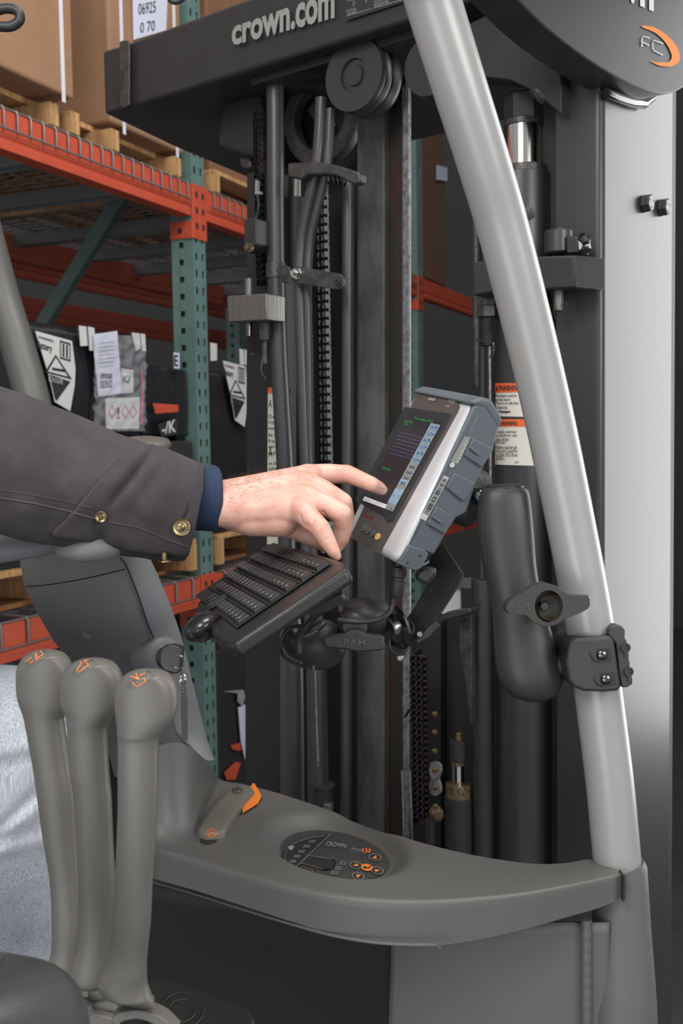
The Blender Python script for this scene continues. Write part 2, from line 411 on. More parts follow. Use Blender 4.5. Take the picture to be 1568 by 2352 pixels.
A_ = carton(-1.6, s_a, zc, 1.0, -.03, card, 'tall brown carton at the far left of the top shelf, one white strap', straps=(rpx(120, 100)[0],))
g = G(); g.box(Rk(s_a-.05, .003, zc+.5), R1*.004, R2*.004, UP*.5)
B_ = carton(s_b0, s_b1, zc, 1.0, 0, card, 'tall brown carton with a white paper sheet, between the left carton and the black crossbeam', straps=(rpx(279, 100)[0], rpx(399, 50)[0]))
q = [rpx(300, -60), rpx(383, -60), rpx(378, 70), rpx(303, 92)]
g = G(); g.prism([Rk(s, -.004, z) for s, z in q], RN*.002); sh = g.mk('paper_sheet', paper, B_, smooth=0)
for (x, y, t, wd, ht) in ((318, 8, '06925', 40, 26), (322, 52, '0 70', 34, 24)):
    g = G(); qq = [(x, y), (x+wd, y-6), (x+wd, y-6+ht), (x, y+ht)]
    text_fn(g, t, on_plane(qq, Rk(0, -.004, 0)+RN*.0035, RN)); g.mk('handwriting', inkb, sh, smooth=0)
carton(.16, 1.1, zc, .9, .02, cardd, 'dark brown carton on the top shelf just right of the teal post')
s0_, z0_ = rpx(968, 600); s1_, _ = rpx(1062, 600)
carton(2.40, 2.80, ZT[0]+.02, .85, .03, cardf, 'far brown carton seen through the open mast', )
q = [rpx(1010, 378), rpx(1034, 384), rpx(1034, 415), rpx(1010, 412)]
g = G(); g.prism([Rk(s, .02, z) for s, z in q], RN*.002); g.mk('paper_slip', paper, bpy.data.objects['storage_rack'], smooth=0) if 0 else props(g.mk('paper_slip', paper, smooth=0), 'small white slip stuck on the far brown carton', 'paper')
# lower shelf pallets and wrapped units
zl = ZT[1]+.01
pallet(-1.75, -.70, zl, 'wooden pallet at the left end of the lower shelf, under the black wrapped unit')
pallet(-.62, -.02, zl, 'wooden pallet on the lower shelf just left of the teal post, above the cuff')
pallet(.12, 1.1, zl, 'wooden pallet on the lower shelf just right of the teal post')
zu = zl+.123
def unit(s0, s1, z1, label, zu=zu):
    T_ = empty('wrapped_unit', Rk((s0+s1)/2, .3, zu), label, 'crate', 'black wrapped units on the lower shelf')
    g = G()
    def fn(a, b):    # wrinkled wrap round a box
        return None
    rings = []
    for k in range(25):
        z = zu+(z1-zu)*k/24; ring = []
        pts = [(s0, 0), (s1, 0), (s1, .7), (s0, .7)]; ins = .0 if k < 24 else .02
        for e in range(4):
            p, q_ = pts[e], pts[(e+1) % 4]
            for j in range(14):
                f_ = j/14; s = p[0]+(q_[0]-p[0])*f_; t = p[1]+(q_[1]-p[1])*f_
                s = min(max(s, s0+ins), s1-ins); t = min(max(t, ins), .7-ins)
                v = Rk(s, t+.03, z); nz = noise.noise(V((s*14, t*14, z*5)))
                ring.append(v+RN*nz*.012+R1*nz*.006)
        rings.append(ring)
    g.loft(rings); g.mk('wrap', bag, T_, smooth=60); return T_
def flat(T_, quad, t, m, nm, thick=.002, kids=()):
    g = G(); g.prism([Rk(s, t, z) for s, z in [rpx(x, y, t) for x, y in quad]], RN*thick); o = g.mk(nm, m, T_, smooth=0)
    for kind, q, mm, *r in kids:
        g = G(); pl = Rk(0, t, 0)+RN*(thick+.0012)
        if kind == 't': text_fn(g, r[0], on_plane(q, pl, RN), .02)
        elif kind == 'p': g.add([PL(x, y, pl, RN) for x, y in q], [tuple(range(len(q)))])
        g.mk('print', mm, o, smooth=0)
    return o
u1 = unit(-1.9, rpx(218, 800)[0], 2.075, 'black wrapped unit with a corrosive sign, left of the papers')
u2 = unit(rpx(222, 800)[0], rpx(333, 800)[0], 2.05, 'black wrapped unit with hanging papers under clear film')
u4 = unit(rpx(338, 800)[0], -.02, 1.99, 'black unit just left of the teal post with a small white tag', 1.775)
u3 = unit(.12, .95, 1.995, 'black wrapped unit with a sign just right of the teal post')
TT = .008
def sign(T_, x, y, sx, sy, full=True):
    def q(pts): return [(x+a*sx, y+b*sy+a*sx*.30) for a, b in pts]
    k = [('t', q([(8, 8), (44, 8), (44, 14), (8, 14)]), inkb, 'WARNING:'), ('t', q([(6, 20), (40, 20), (40, 42), (6, 42)]), inkb, 'Battery'),
         ('p', q([(58, 4), (82, 4), (82, 8), (58, 8)]), inkb), ('p', q([(58, 42), (82, 42), (82, 46), (58, 46)]), inkb),
         ('p', q([(58, 4), (60, 4), (60, 46), (58, 46)]), inkb), ('p', q([(80, 4), (82, 4), (82, 46), (80, 46)]), inkb),
         ('p', q([(64, 40), (68, 40), (68, 10), (64, 10)]), inkb), ('p', q([(72, 40), (76, 40), (76, 10), (72, 10)]), inkb),
         ('p', q([(48, 40), (50, 43), (28, 88), (24, 86)]), inkb), ('p', q([(48, 40), (84, 84), (82, 88), (47, 44)]), inkb),
         ('p', q([(28, 88), (26, 84), (82, 82), (82, 86)]), inkb), ('p', q([(40, 72), (70, 68), (70, 74), (40, 78)]), inkb),
         ('p', q([(34, 90), (82, 92), (50, 146), (46, 140)]), inkb), ('t', q([(32, 94), (64, 92), (64, 104), (32, 106)]), wht, 'CORROSIVE')]
    return flat(T_, q([(0, 0), (84, -2), (92, 60), (90, 100), (80, 160), (45, 150), (32, 96)]), TT, lab if 0 else wht, 'warning_sign', kids=k)
sign(u1, 80, 760, 1.0, 1.0); sign(u3, 511, 828, .62, .86)
for T_, q in ((u1, [(180, 748), (197, 750), (200, 794), (184, 795)]), (u1, [(201, 750), (215, 753), (220, 806), (205, 805)]),
              (u2, [(301, 764), (319, 766), (322, 800), (312, 806)]), (u2, [(322, 766), (332, 768), (334, 806), (326, 806)]),
              (u3, [(482, 787), (497, 790), (497, 828), (483, 829)]), (u3, [(549, 801), (558, 803), (560, 838), (551, 838)]), (u3, [(561, 803), (566, 804), (567, 840), (562, 838)])):
    flat(T_, q, TT, wht, 'plastic_corner_strap')
flat(u4, [(398, 809), (411, 811), (411, 847), (399, 846)], TT, paper, 'small_tag', kids=[('t', [(400, 815), (409, 816), (409, 842), (400, 840)], inkb, 'E')])
bars = [('p', [(232+i*2.2, 858), (233.2+i*2.2, 858), (233.2+i*2.2, 870), (232+i*2.2, 870)], inkb) for i in range(12)]
flat(u2, [(214, 768), (268, 760), (275, 850), (280, 903), (226, 911), (216, 820)], TT-.006, paper, 'paper_label', kids=bars+[('t', [(230, 874), (258, 872), (258, 890), (230, 892)], inkb, 'DE20L02')]
     + [('p', [(228, 788+i*9), (262, 784+i*9), (262, 786+i*9), (228, 790+i*9)], gryt) for i in range(7)])
flat(u2, [(278, 846), (305, 850), (305, 902), (280, 903)], TT, wht, 'paper_label', kids=[('t', [(282, 862), (300, 864), (300, 880), (282, 878)], inkb, 'K/')])
dk = []
for cx in (258, 288, 306):
    for a, b, c_, d in (((0, -16), (10, 0), (8, 0), (0, -13)), ((10, 0), (0, 16), (0, 13), (8, 0)), ((0, 16), (-10, 0), (-8, 0), (0, 13)), ((-10, 0), (0, -16), (0, -13), (-8, 0))):
        dk.append(('p', [(cx+x*.9, 946+y) for x, y in (a, b, c_, d)], inkr))
dk.append(('t', [(268, 935), (275, 935), (275, 962), (268, 962)], inkb, '!'))
flat(u2, [(241, 915), (320, 912), (318, 985), (243, 985)], TT, wht, 'hazard_paper', kids=dk)
flat(u2, [(322, 850), (325, 880), (322, 975), (327, 975), (329, 880), (325, 850)], TT-.003, pink, 'edge_tape')
g = G(); xs = (222, 340)
def ff(a, b):
    s, z = rpx(xs[0]+(xs[1]-xs[0])*a, 770+220*b, -.02); return Rk(s, -.012+.014*noise.noise(V((a*9, b*14, 3))), z)
g.grid(ff, 30, 44); g.mk('film_bag', film, u2, smooth=60)
# dark printed cartons between the units
c4 = carton(rpx(340, 980)[0], -.03, zu, .32, .0, boxblk, 'black printed carton with an orange top edge beside the teal post', depth=.7)
flat(c4, [(350, 926), (408, 930), (408, 946), (356, 950)], -.003, orng, 'orange_print')
flat(c4, [(362, 975), (405, 960), (408, 998), (370, 1005)], -.003, boxblk, 'logo_panel', kids=[('t', [(372, 972), (404, 962), (404, 992), (372, 998)], wht, '-/K')])
# goods under the lower shelf, right of the post
cz = .62
c5 = carton(.14, .95, cz-.5, .9, .03, boxblk, 'dark carton below the lower shelf right of the teal post, white sheet on its side')
flat(c5, [(546, 1625), (562, 1618), (562, 1745), (552, 1700)], .018, paper, 'paper_label')
flat(c5, [(528, 1712), (552, 1706), (552, 1724), (534, 1722)], .018, orng, 'orange_print')
flat(c5, [(514, 1775), (540, 1750), (552, 1752), (540, 1790), (520, 1792)], .018, orng, 'orange_print')
flat(c5, [(512, 1588), (558, 1584), (562, 1600), (556, 1622), (545, 1612), (545, 1592)], .016, gryt, 'strap_loop')
# ================= lift truck =================
M0 = W(940, 100, 1.6)          # point on the rear face of the mast crossbeam
def Tk(l, f, z): return V((M0.x, M0.y, 0))+L*l+F*f+UP*z      # truck frame: left, forward, height
truck = empty('lift_truck', Tk(0, -.4, 0), 'grey and black counterbalance lift truck with a tall black mast, grey pillar and curved dashboard', 'forklift')
def MP(px, py, f=0.0): return PL(px, py, M0+F*f, F)           # pixel on a lateral plane
def ext(g, pts, f, d): return g.prism([MP(x, y, f) for x, y in pts], F*d)
zb = 2.376
# crossbeam
g = G()
plan = [Z(298, 247, zb), Z(280, 252, zb), Z(240, 262, zb), Z(400, 338, zb), Z(568, 408, zb)]
bk = Tk(-.16, .55, zb); fr = Tk(-.16, 0, zb)
g.prism([V((p.x, p.y, zb)) for p in plan]+[bk, fr], UP*.118)
cb = g.mk('mast_crossbeam', blk, truck, bevel=.006, label='black crossbeam printed with a web address in grey letters')
g = G(); g.prism([PL(x, y, M0-F*.001, F) for x, y in ((274, 97), (280, 93), (294, 93), (296, 100), (296, 240), (284, 249), (276, 240))], F*.004); g.mk('weld_highlight', steel, cb, bevel=.0008)  # weld strip, its lighter steel carries the rounded corner's highlight
g = G(); text_fn(g, 'crown.com', on_plane([(532, 62), (768, -22), (768, 42), (532, 106)], M0, F, .0012), .035); g.mk('lettering', gryt, cb, smooth=0, label='silver grey lettering of a web address')
g = G(); quad_fn(g, on_plane([(790, -20), (935, -62), (935, 2), (792, 48)], M0, F, .0014)); dp = g.mk('data_plate', blkd, cb, smooth=0, label='black data plate with small white print')
for s, q in (('Serial Number', [(795, 22), (818, 16), (818, 21), (795, 27)]), ('9A176037', [(797, 28), (820, 22), (820, 29), (797, 35)]), ('1400', [(797, -2), (812, -6), (812, 0), (797, 4)]),
             ('()', [(810, 2), (815, 1), (815, 9), (810, 10)]), ('0', [(810, 10), (813, 9), (813, 15), (810, 16)]), ('0', [(839, -2), (843, -3), (843, 5), (839, 6)]), ('Attachment Desc.', [(858, 2), (890, -6), (890, -1), (858, 7)]), ('SIDESHIFTER', [(858, 9), (893, 0), (893, 7), (858, 16)])):
    g = G(); text_fn(g, s, on_plane(q, M0, F, .002)); g.mk('plate_print', gryt, dp, smooth=0)
for q in ([(795, 36), (854, 19), (854, 20), (795, 37.4)], [(857, 18), (922, -1), (922, .4), (857, 19.4)]):
    g = G(); quad_fn(g, on_plane(q, M0, F, .002)); g.mk('plate_print', gryt, dp, smooth=0)
g = G(); zs = 2.366; g.prism([V((*Z(x, y, zs).xy, zs)) for x, y in ((576, 196), (951, 85), (966, 112), (604, 213))], UP*.012)
ub = g.mk('underside_bar', blk, truck, smooth=0, bevel=.001)
g = G(); g.lathe(Z(764, 160, zs)-UP*.0006, UP, [(0, .0), (0, .0125), (.002, .0125), (.002, 0)], 24); g.mk('bolt_hole', blkd, ub, smooth=0)
# rear-facing gusset above the right cylinder
g = G(); ext(g, [(1040, 70), (1130, 28), (1288, 138), (1288, 262), (1222, 208), (1170, 184), (1100, 176), (1040, 176)], .03, .05); g.mk('gusset_plate', blk, truck, bevel=.002)
# curved end plate with the lettering and the emblem
ea = math.radians(50); ED = V((math.sin(ea), math.cos(ea), 0)); EN = V((math.cos(ea), -math.sin(ea), 0)); EP = W(1400, 168, 1.44)
g = G(); op = cr([(1150, -40, 0), (1190, 0, 0), (1235, 46, 0), (1280, 85, 0), (1340, 130, 0), (1400, 168, 0), (1450, 194, 0), (1497, 211, 0), (1530, 215, 0), (1556, 208, 0), (1580, 190, 0), (1604, 150, 0), (1620, 60, 0), (1640, -100, 0)], 4)
g.prism([PL(p.x, p.y, EP, EN) for p in op]+[PL(1300, -300, EP, EN)], L*.055); ep = g.mk('mast_end_plate', blks, truck, bevel=.002)
def epp(q, off=.0014): return on_plane(q, EP, EN, off)
g = G(); text_fn(g, 'crown', epp([(1318, -110), (1501, -36), (1501, 28), (1318, -50)]), .03); g.mk('lettering', wht, ep, smooth=0, label='white lettering of which the last letters show')
g = G()
def stroke(g, pts, w_, fn):     # polyline ribbon in pixel space mapped by fn(px,py)
    pts = [(a[0]+(b[0]-a[0])*k/5, a[1]+(b[1]-a[1])*k/5) for a, b in zip(pts, pts[1:]) for k in range(5)]+[pts[-1]]
    for (x0, y0), (x1, y1) in zip(pts, pts[1:]):
        d = math.hypot(x1-x0, y1-y0) or 1; nx, ny = -(y1-y0)/d*w_/2, (x1-x0)/d*w_/2; ex, ey = (x1-x0)/d*w_*.3, (y1-y0)/d*w_*.3
        g.add([fn(x0+nx-ex, y0+ny-ey), fn(x1+nx+ex, y1+ny+ey), fn(x1-nx+ex, y1-ny+ey), fn(x0-nx-ex, y0-ny-ey)], [(0, 1, 2, 3)])
pf = lambda x, y: PL(x, y, EP+EN*.0016, EN)
stroke(g, [(1491, 87), (1478, 84), (1474, 88), (1474, 106)], 3, pf); stroke(g, [(1474, 96), (1490, 104)], 3, pf)
stroke(g, [(1522, 100), (1502, 93), (1499, 97), (1499, 112), (1503, 117), (1521, 126)], 3, pf)
g.mk('emblem_letters', wht, ep, smooth=0, label='two thin silver letters inside the orange arc')
g = G(); ou = cr([(1473, 59, 0), (1500, 62, 0), (1530, 80, 0), (1552, 105, 0), (1561, 128, 0), (1556, 145, 0), (1537, 153, 0), (1515, 151, 0), (1495, 142, 0)], 5)
inn = cr([(1475, 63, 0), (1505, 76, 0), (1528, 98, 0), (1540, 120, 0), (1542, 133, 0), (1535, 142, 0), (1520, 143, 0), (1506, 143, 0), (1496, 140, 0)], 5)
n_ = len(ou); g.add([pf(p.x, p.y) for p in ou]+[pf(p.x, p.y) for p in inn], [(i, i+1, n_+i+1, n_+i) for i in range(n_-1)]); g.mk('emblem_arc', org, ep, smooth=0, label='orange crescent arc')
# right upright
KC = MP(1383, 700, .06); kl = (KC-V((M0.x, M0.y, 0))).dot(L)      # rear outer corner
fo = (PL(1541, 800, KC, L)-KC).dot(F)                              # depth of outer rail
zt = 2.42
g = G(); rr = .011
cs = [(-.0, rr)]+[(rr-rr*math.cos(a*PI/8)-0, rr-rr*math.sin(a*PI/8)) for a in range(0, 5)]
sec = [(kl, .06+fo), (kl, .06+rr)]+[(kl+rr-rr*math.cos(a*PI/10), .06+rr-rr*math.sin(a*PI/10)) for a in range(1, 6)]+[(kl+.071, .06), (kl+.071, .085), (kl+.02, .085), (kl+.02, .06+fo)]
g.prism([Tk(l, f, .08) for l, f in sec], UP*(zt-.08)); ur = g.mk('mast_upright', blks, truck, smooth=30)
g = G(); g.tube([PL(1383, 203, KC-L*.006, L), PL(1395, 214, KC-L*.008, L), PL(1450, 234, KC-L*.008, L), PL(1478, 240, KC-L*.008, L), PL(1500, 226, KC-L*.007, L)], [.004, .007, .0075, .007, .004], 10); g.mk('weld_bead', dchrome, ur)
for x, y in ((1478, 468), (1517, 477)):
    g = G(); o = PL(x, y, KC-L*.001, L); g.lathe(o, -L, [(0, .0145), (.003, .0145), (.003, .0138), (.011, .0138), (.0125, .0115), (.0125, 0)], 6, .3)
    b = g.mk('hex_bolt', blks, ur, smooth=0, bevel=.0008)
    for k in range(3): h = G(); a = k*2.1+.5; h.torus(o-L*.0127+UP*.007*math.sin(a)+F*.007*math.cos(a), L, .0011, .0003, 8, 4); h.mk('head_mark', gryt, b, smooth=0)
# inner rail beside it (recessed) and the outer channel behind
g = G(); ext(g, [(1225, 120), (1290, 120), (1290, 2500), (1225, 2500)], .10, .03); g.mk('inner_upright', blkd, truck, smooth=0)
g = G(); g.prism([Tk(kl+.02, .06+fo, .08), Tk(kl+.0, .06+fo, .08), Tk(kl+.0, .075+fo, .08), Tk(kl+.14, .075+fo, .08), Tk(kl+.14, .06+fo, .08)], UP*(zt-.08)); g.mk('outer_flange', blk, truck, smooth=0)
# left upright
g = G(); ext(g, [(566, 395), (642, 395), (640, 2400), (560, 2400)], .10, .05); g.mk('mast_upright', blkd, truck, bevel=.003)
g = G(); ext(g, [(640, 215), (822, 215), (822, 2400), (636, 2400)], .24, .02); g.mk('mast_dark_backing', blkd, truck, smooth=0)  # dark slab added behind the hoses so the mast interior stays black
# centre channel: web, stained edge, bright flange
g = G(); ext(g, [(819, 170), (882, 180), (882, 2400), (819, 2400)], .13, .03); g.mk('channel_web', stain, truck, smooth=0, bevel=.002)
g = G(); ext(g, [(880, 190), (924, 190), (924, 2400), (880, 2400)], .145, .02); g.mk('channel_recess', stain2, truck, smooth=0)
g = G(); ar = [(925+14*math.cos(a*PI/8)*-1-0, 200-14*math.sin(a*PI/8)) for a in range(0, 9)]
ext(g, [(924, 214), (926, 196), (931, 188), (937, 186), (940, 196), (940, 2400), (925, 2400)], .12, .006); g.mk('channel_flange', steell, truck, smooth=0, bevel=.0015)
g = G(); g.tube([MP(893, 235, .13), MP(897, 205, .13), MP(910, 186, .13), MP(925, 184, .13), MP(934, 200, .13)], [.006, .008, .008, .007, .005], 10); g.mk('hose_guide', dchrome if 0 else blks, truck)
# pulleys
def pulley(px, py, rpx_, f, prof, name, m, kids=()):
    c = MP(px, py, f); R = rpx_*(c-CP).dot(M3 @ V((0, 0, -1)))/FPX
    g = G(); g.lathe(c, F, [(h, r*R) for h, r in prof], 48); o = g.mk(name, m, truck, smooth=30); return o, c, R
pulley(812, 172, 83, .035, [(0, 0), (0, .28), (.004, .3), (.004, .42), (-.001, .45), (-.001, .98), (.002, 1), (.010, 1), (.016, .84), (.022, 1), (.026, 1), (.030, .86), (.040, .86), (.046, 1), (.052, 1), (.052, 0)], 'hose_pulley', blks)
c = MP(733, 268, .16)
g = G(); g.lathe(c, F, [(0, .058), (0, .083), (.006, .086), (.02, .086), (.02, .058), (0, .058)], 48, caps=False); rg = g.mk('pulley_ring', steel, truck, smooth=30)
g = G(); g.lathe(c+F*.03, F, [(0, 0), (0, .035), (.01, .035), (.01, 0)], 32); g.mk('pulley_hub', blkd, truck)
g = G(); g.box(c+F*.006, (L*.6+UP*.8)*.03, (L*.8-UP*.6)*.012, F*.008); g.mk('pulley_arm', blk, truck, bevel=.002)
g = G(); c2 = MP(985, 150, .03); g.lathe(c2, F, [(0, 0), (0, .045), (.03, .048), (.03, 0)], 40); g.mk('pulley', blk, truck)
# hydraulic hoses
def hose(name, pts, r, m=rub2, n=14, **kw):
    g = G(); g.tube(cr([MP(x, y, f) for x, y, f in pts], 6), r, n); return g.mk(name, m, truck, **kw)
hose('hydraulic_hose', [(631, 180, .08), (632, 300, .08), (633, 500, .08), (635, 640, .08), (640, 800, .08), (648, 950, .08), (655, 1080, .08), (660, 1300, .08), (676, 1500, .08), (680, 1900, .08)], .0158, rub2, label='thick black hydraulic hose, leftmost on the mast')
hose('hydraulic_hose', [(738, 225, .05), (733, 330, .05), (722, 410, .05), (705, 480, .055), (692, 550, .06), (687, 620, .06), (689, 700, .06), (694, 850, .06), (699, 1000, .06), (702, 1080, .06), (704, 1300, .06), (715, 1500, .07), (720, 1850, .07)], .0105)
hose('hydraulic_hose', [(759, 250, .055), (754, 340, .055), (745, 410, .055), (728, 480, .06), (712, 550, .065), (706, 620, .065), (706, 700, .065), (709, 850, .065), (711, 1000, .065), (713, 1080, .065), (722, 1300, .065), (738, 1500, .07), (745, 1820, .07)], .0082)
hose('mast_tube', [(800, 400, .10), (799, 600, .10), (798, 900, .10), (797, 1200, .10), (795, 1500, .10), (793, 1950, .10)], .0105, rub2)
hose('mast_tube', [(680, 400, .14), (680, 460, .14)], .009, brush)
hose('mast_tube', [(680, 455, .14), (680, 640, .14)], .017, blkd)
# upper hose clamp bar
g = G(); ext(g, [(660, 374), (722, 371), (770, 378), (826, 396), (826, 418), (812, 424), (770, 402), (735, 400), (705, 402), (690, 412), (660, 406)], .02, .02); g.mk('hose_clamp_bar', steel, truck, bevel=.003)
h = [MP(755+10*i, 410+2*i, .034) for i in range(4)]
for p in h: g = G(); g.torus(p, F*.3+L, .008, .0014, 16, 6); g.mk('spring_coil', dchrome, truck)
# lower strap round the hose and its arm
g = G(); c = MP(634, 622, .08); g.lathe(c-UP*.013, UP, [(0, .0172), (0, .0182), (.026, .0182), (.026, .0172)], 24, caps=False); st = g.mk('hose_strap', steel, truck)
g = G(); ext(g, [(646, 607), (664, 612), (668, 634), (664, 652), (646, 648)], .055, .004); g.mk('strap_ear', steel, truck, bevel=.0015)
g = G(); p = cr([(672, 616, 0), (690, 613, 0), (740, 622, 0), (776, 628, 0), (787, 638, 0), (788, 652, 0), (778, 665, 0), (740, 660, 0), (700, 653, 0), (680, 650, 0), (668, 640, 0), (667, 625, 0)], 3)
ext(g, [(q.x, q.y) for q in p[:-1]], .034, .006); am = g.mk('clamp_arm', steel, truck, bevel=.0012)
g = G(); c = MP(684, 629, .034); g.lathe(c, -F, [(0, .010), (.002, .010), (.002, .0085), (.009, .0085), (.009, .0045), (.016, .0045), (.016, 0)], 6); g.mk('hex_nut', chrome, am, smooth=0)
g = G(); c = MP(779, 647, .034); g.lathe(c, -F, [(0, .0085), (.003, .008), (.003, .0045), (.008, .0045), (.008, .002), (.004, .002), (.004, 0)], 20); g.mk('socket_screw', blks, am)
# chain behind the hoses: dark leaf chain, each plate a piece
def chain(name, x, y0, y1, f, step, wpx, m1, m2, pins=True):
    ch = empty(name, MP(x, (y0+y1)/2, f)); ch.parent = truck; ch.location = MP(x, (y0+y1)/2, f)-WL[truck.name]
    b = None; z0 = MP(x, y1, f).z; z1 = MP(x, y0, f).z; c0 = MP(x, y1, f); k = 0; d = (c0-CP).dot(M3 @ V((0, 0, -1)))/FPX
    st_ = step*d; hw = wpx*d/2
    for j in range(3):
        g = G(); pr = []
        for i in range(16):
            a = 2*PI*i/16; r_ = .0085*(1-.25*abs(math.cos(a))**4*0)
            pr.append(V((0, 0, 0))+F*math.cos(a)*r_*0)
        pts = []
        for i in range(9): a = -PI/2+PI*i/8; pts.append((math.cos(a+PI/2)*.0085, st_*.5+math.sin(a+PI/2)*.0085 if 0 else st_*.5))
        g = G(); q = [(-.008, -st_*.35), (-.0055, 0), (-.008, st_*.35), (-.0055, st_*.5), (0, st_*.56), (.0055, st_*.5), (.008, st_*.35), (.0055, 0), (.008, -st_*.35), (.0055, -st_*.5), (0, -st_*.56), (-.0055, -st_*.5)]
        o_ = c0+L*(hw*(j-1)*.66)+UP*(st_*.5*(j % 2))
        g.prism([o_+F*a_+UP*b_ for a_, b_ in q], L*hw*.22); b = g.mk('chain_plate', m1, ch, smooth=0); bc = WL[b.name]; n = int((z1-z0)/st_)
        for k in range(1, n): again(b, bc+UP*st_*k, ch)
    g = G(); g.lathe(c0-L*hw-F*.001, L, [(0, 0), (0, .0028), (2*hw, .0028), (2*hw, 0)], 8); b = g.mk('chain_pin', m2, ch); bc = WL[b.name]
    for k in range(1, int((z1-z0)/st_*2)): again(b, bc+UP*st_*.5*k, ch)
    return ch
chain('lift_chain', 752, 380, 1250, .15, 38, 36, chn, chn)
chain('lift_chain', 600, 230, 640, .085, 30, 20, chn, stain2)
# left-hand fittings
g = G(); ext(g, [(520, 681), (526, 679), (612, 674), (612, 735), (524, 740)], .02, .05); g.mk('stop_block', brush, truck, bevel=.002, label='brushed steel block')
hose('block_stud', [(571, 640, .045), (571, 682, .045)], .0072, brush); hose('block_stud', [(571, 738, .045), (571, 772, .045)], .006, dchrome)
for y in (738, 760): g = G(); g.lathe(MP(606, y, .05), -UP, [(0, .009), (.016, .009), (.016, 0), ], 6); g.mk('hex_nut', steel, truck, smooth=0)
hose('threaded_rod', [(608, 780, .06), (608, 835, .06)], .006, steel)
g = G(); g.tube(cr([MP(604, 820, .05), MP(600, 850, .045), MP(612, 872, .045)], 5), .0009, 6); g.mk('cotter_pin', chrome, truck)
g = G(); g.tube(cr([MP(586, 795, .06), MP(580, 812, .05), MP(577, 814, .05)], 5), .0009, 6); g.mk('cotter_pin', chrome, truck)
g = G(); ext(g, [(560, 505), (574, 500), (588, 502), (588, 560), (572, 575), (560, 580)], .03, .04); g.mk('sensor_bracket', blk, truck, bevel=.002)
g = G(); ext(g, [(586, 412), (592, 415), (591, 438), (598, 440), (598, 446), (585, 447)], .06, .006); g.mk('wire_clip', gryt, truck, smooth=0)
hose('sensor_wire', [(590, 446, .05), (594, 470, .05), (588, 500, .05), (578, 520, .04), (585, 545, .04)], .002, rub)
g = G(); g.lathe(MP(575, 570, .03), -F, [(0, .008), (.006, .008), (.006, .004), (.012, .004), (.012, 0)], 10); g.mk('sensor_bolt', gold, truck)
g = G(); ext(g, [(508, 225), (528, 215), (600, 215), (606, 350), (592, 362), (562, 358), (500, 335), (498, 320)], .12, .12); g.mk('cable_housing', blk, truck, bevel=.008, bseg=3)
g = G(); ext(g, [(551, 358), (575, 362), (575, 385), (560, 388), (550, 378)], .14, .03); g.mk('housing_foot', steel, truck, bevel=.003)
# ---- warning decal on the left upright
def decal(par, quad, fn_off, parts, base=lab, name='warning_label', label=None):
    g = G(); quad_fn(g, fn_off(quad, .0008), nu=10, nv=10); o = g.mk(name, base, par, smooth=60, label=label)
    for kind, q, m, *r in parts:
        g = G()
        if kind == 't': text_fn(g, r[0], fn_off(q, .0016), r[1] if len(r) > 1 else 0)
        else: quad_fn(g, fn_off(q, .0014), nu=8, nv=2)
        g.mk('label_print', m, o, smooth=0)
    return o
lp = M0+F*.099
def lfn(q, off): return on_plane(q, lp, F, off)
lines = ['Overhead', 'injury or', 'keep clear', 'be sure of', 'from the', 'seriously', 'and death']
decal(truck, [(615, 890), (668, 892), (666, 1250), (613, 1250)], lfn, [('q', [(615, 890), (668, 892), (668, 904), (615, 904)], labo), ('t', [(616, 918), (624, 918), (624, 936), (616, 936)], inkb, 'A')]
      + [('t', [(616, 952+i*14), (660, 952+i*14), (660, 961+i*14), (616, 961+i*14)], inkb, s) for i, s in enumerate(lines)]
      + [('t', [(616, 1026), (625, 1026), (625, 1050), (616, 1050)], inkb, 'A')] + [('t', [(616, 1060+i*12), (660, 1060+i*12), (660, 1068+i*12), (616, 1068+i*12)], inkb, s) for i, s in enumerate(('on the truck', 'when the', 'operator is', 'moving it', 'with loads', 'above all', 'read this', 'manual'))], label='tall white and orange warning strip behind the thick hose')
# ---- right cylinder
def vcyl(name, px, py0, py1, f, r, m, n=40, **kw):
    a = MP(px, py0, f); b = MP(px, py1, f); b = V((a.x, a.y, b.z)); g = G(); g.lathe(b, UP, [(0, 0), (0, r), ((a-b).z, r), ((a-b).z, 0)], n); o = g.mk(name, m, truck, bevel=.0008, **kw); return o, g
nut = G(); c = MP(1203, 283, .09); nut.lathe(c, UP, [(0, .028), (.004, .0305), (.038, .0305), (.042, .028), (.042, 0)], 6, .35); nut.mk('gland_nut', cast, truck, smooth=0, bevel=.002)
vcyl('cylinder_rod', 1201, 278, 385, .09, .027, chrome, label='chrome rod end of the lift cylinder'); vcyl('rod_collar', 1201, 278, 292, .09, .029, steel)
vcyl('cylinder_collar', 1204, 384, 404, .09, .034, steel)
RC = .0425
bo, bg = vcyl('lift_cylinder', 1199, 403, 2300, .09, RC, blks, label='black lift cylinder barrel carrying warning labels')
bt = MP(1199, 403, .09); bcyl = G(); bb = MP(1199, 2300, .09); bcyl.lathe(V((bt.x, bt.y, bb.z)), UP, [(0, RC), (bt.z-bb.z, RC)], 64); bbv = bcyl.bvh()
g = G(); c = hit(bbv, 1215, 490); g.lathe(c, (CP-c).normalized(), [(0, .009), (.003, .009), (.004, .006), (.004, 0)], 16); g.mk('bleed_screw', steel, bo)
def cfn(q, off): return on_surf(q, bbv, off)
X0, X1 = 1139, 1232
def ln(y, s, x1=None, h=9, b=.0, x0=1140): return ('t', [(x0, y), (x1 or 1190, y), (x1 or 1190, y+h), (x0, y+h)], inkb, s, b)
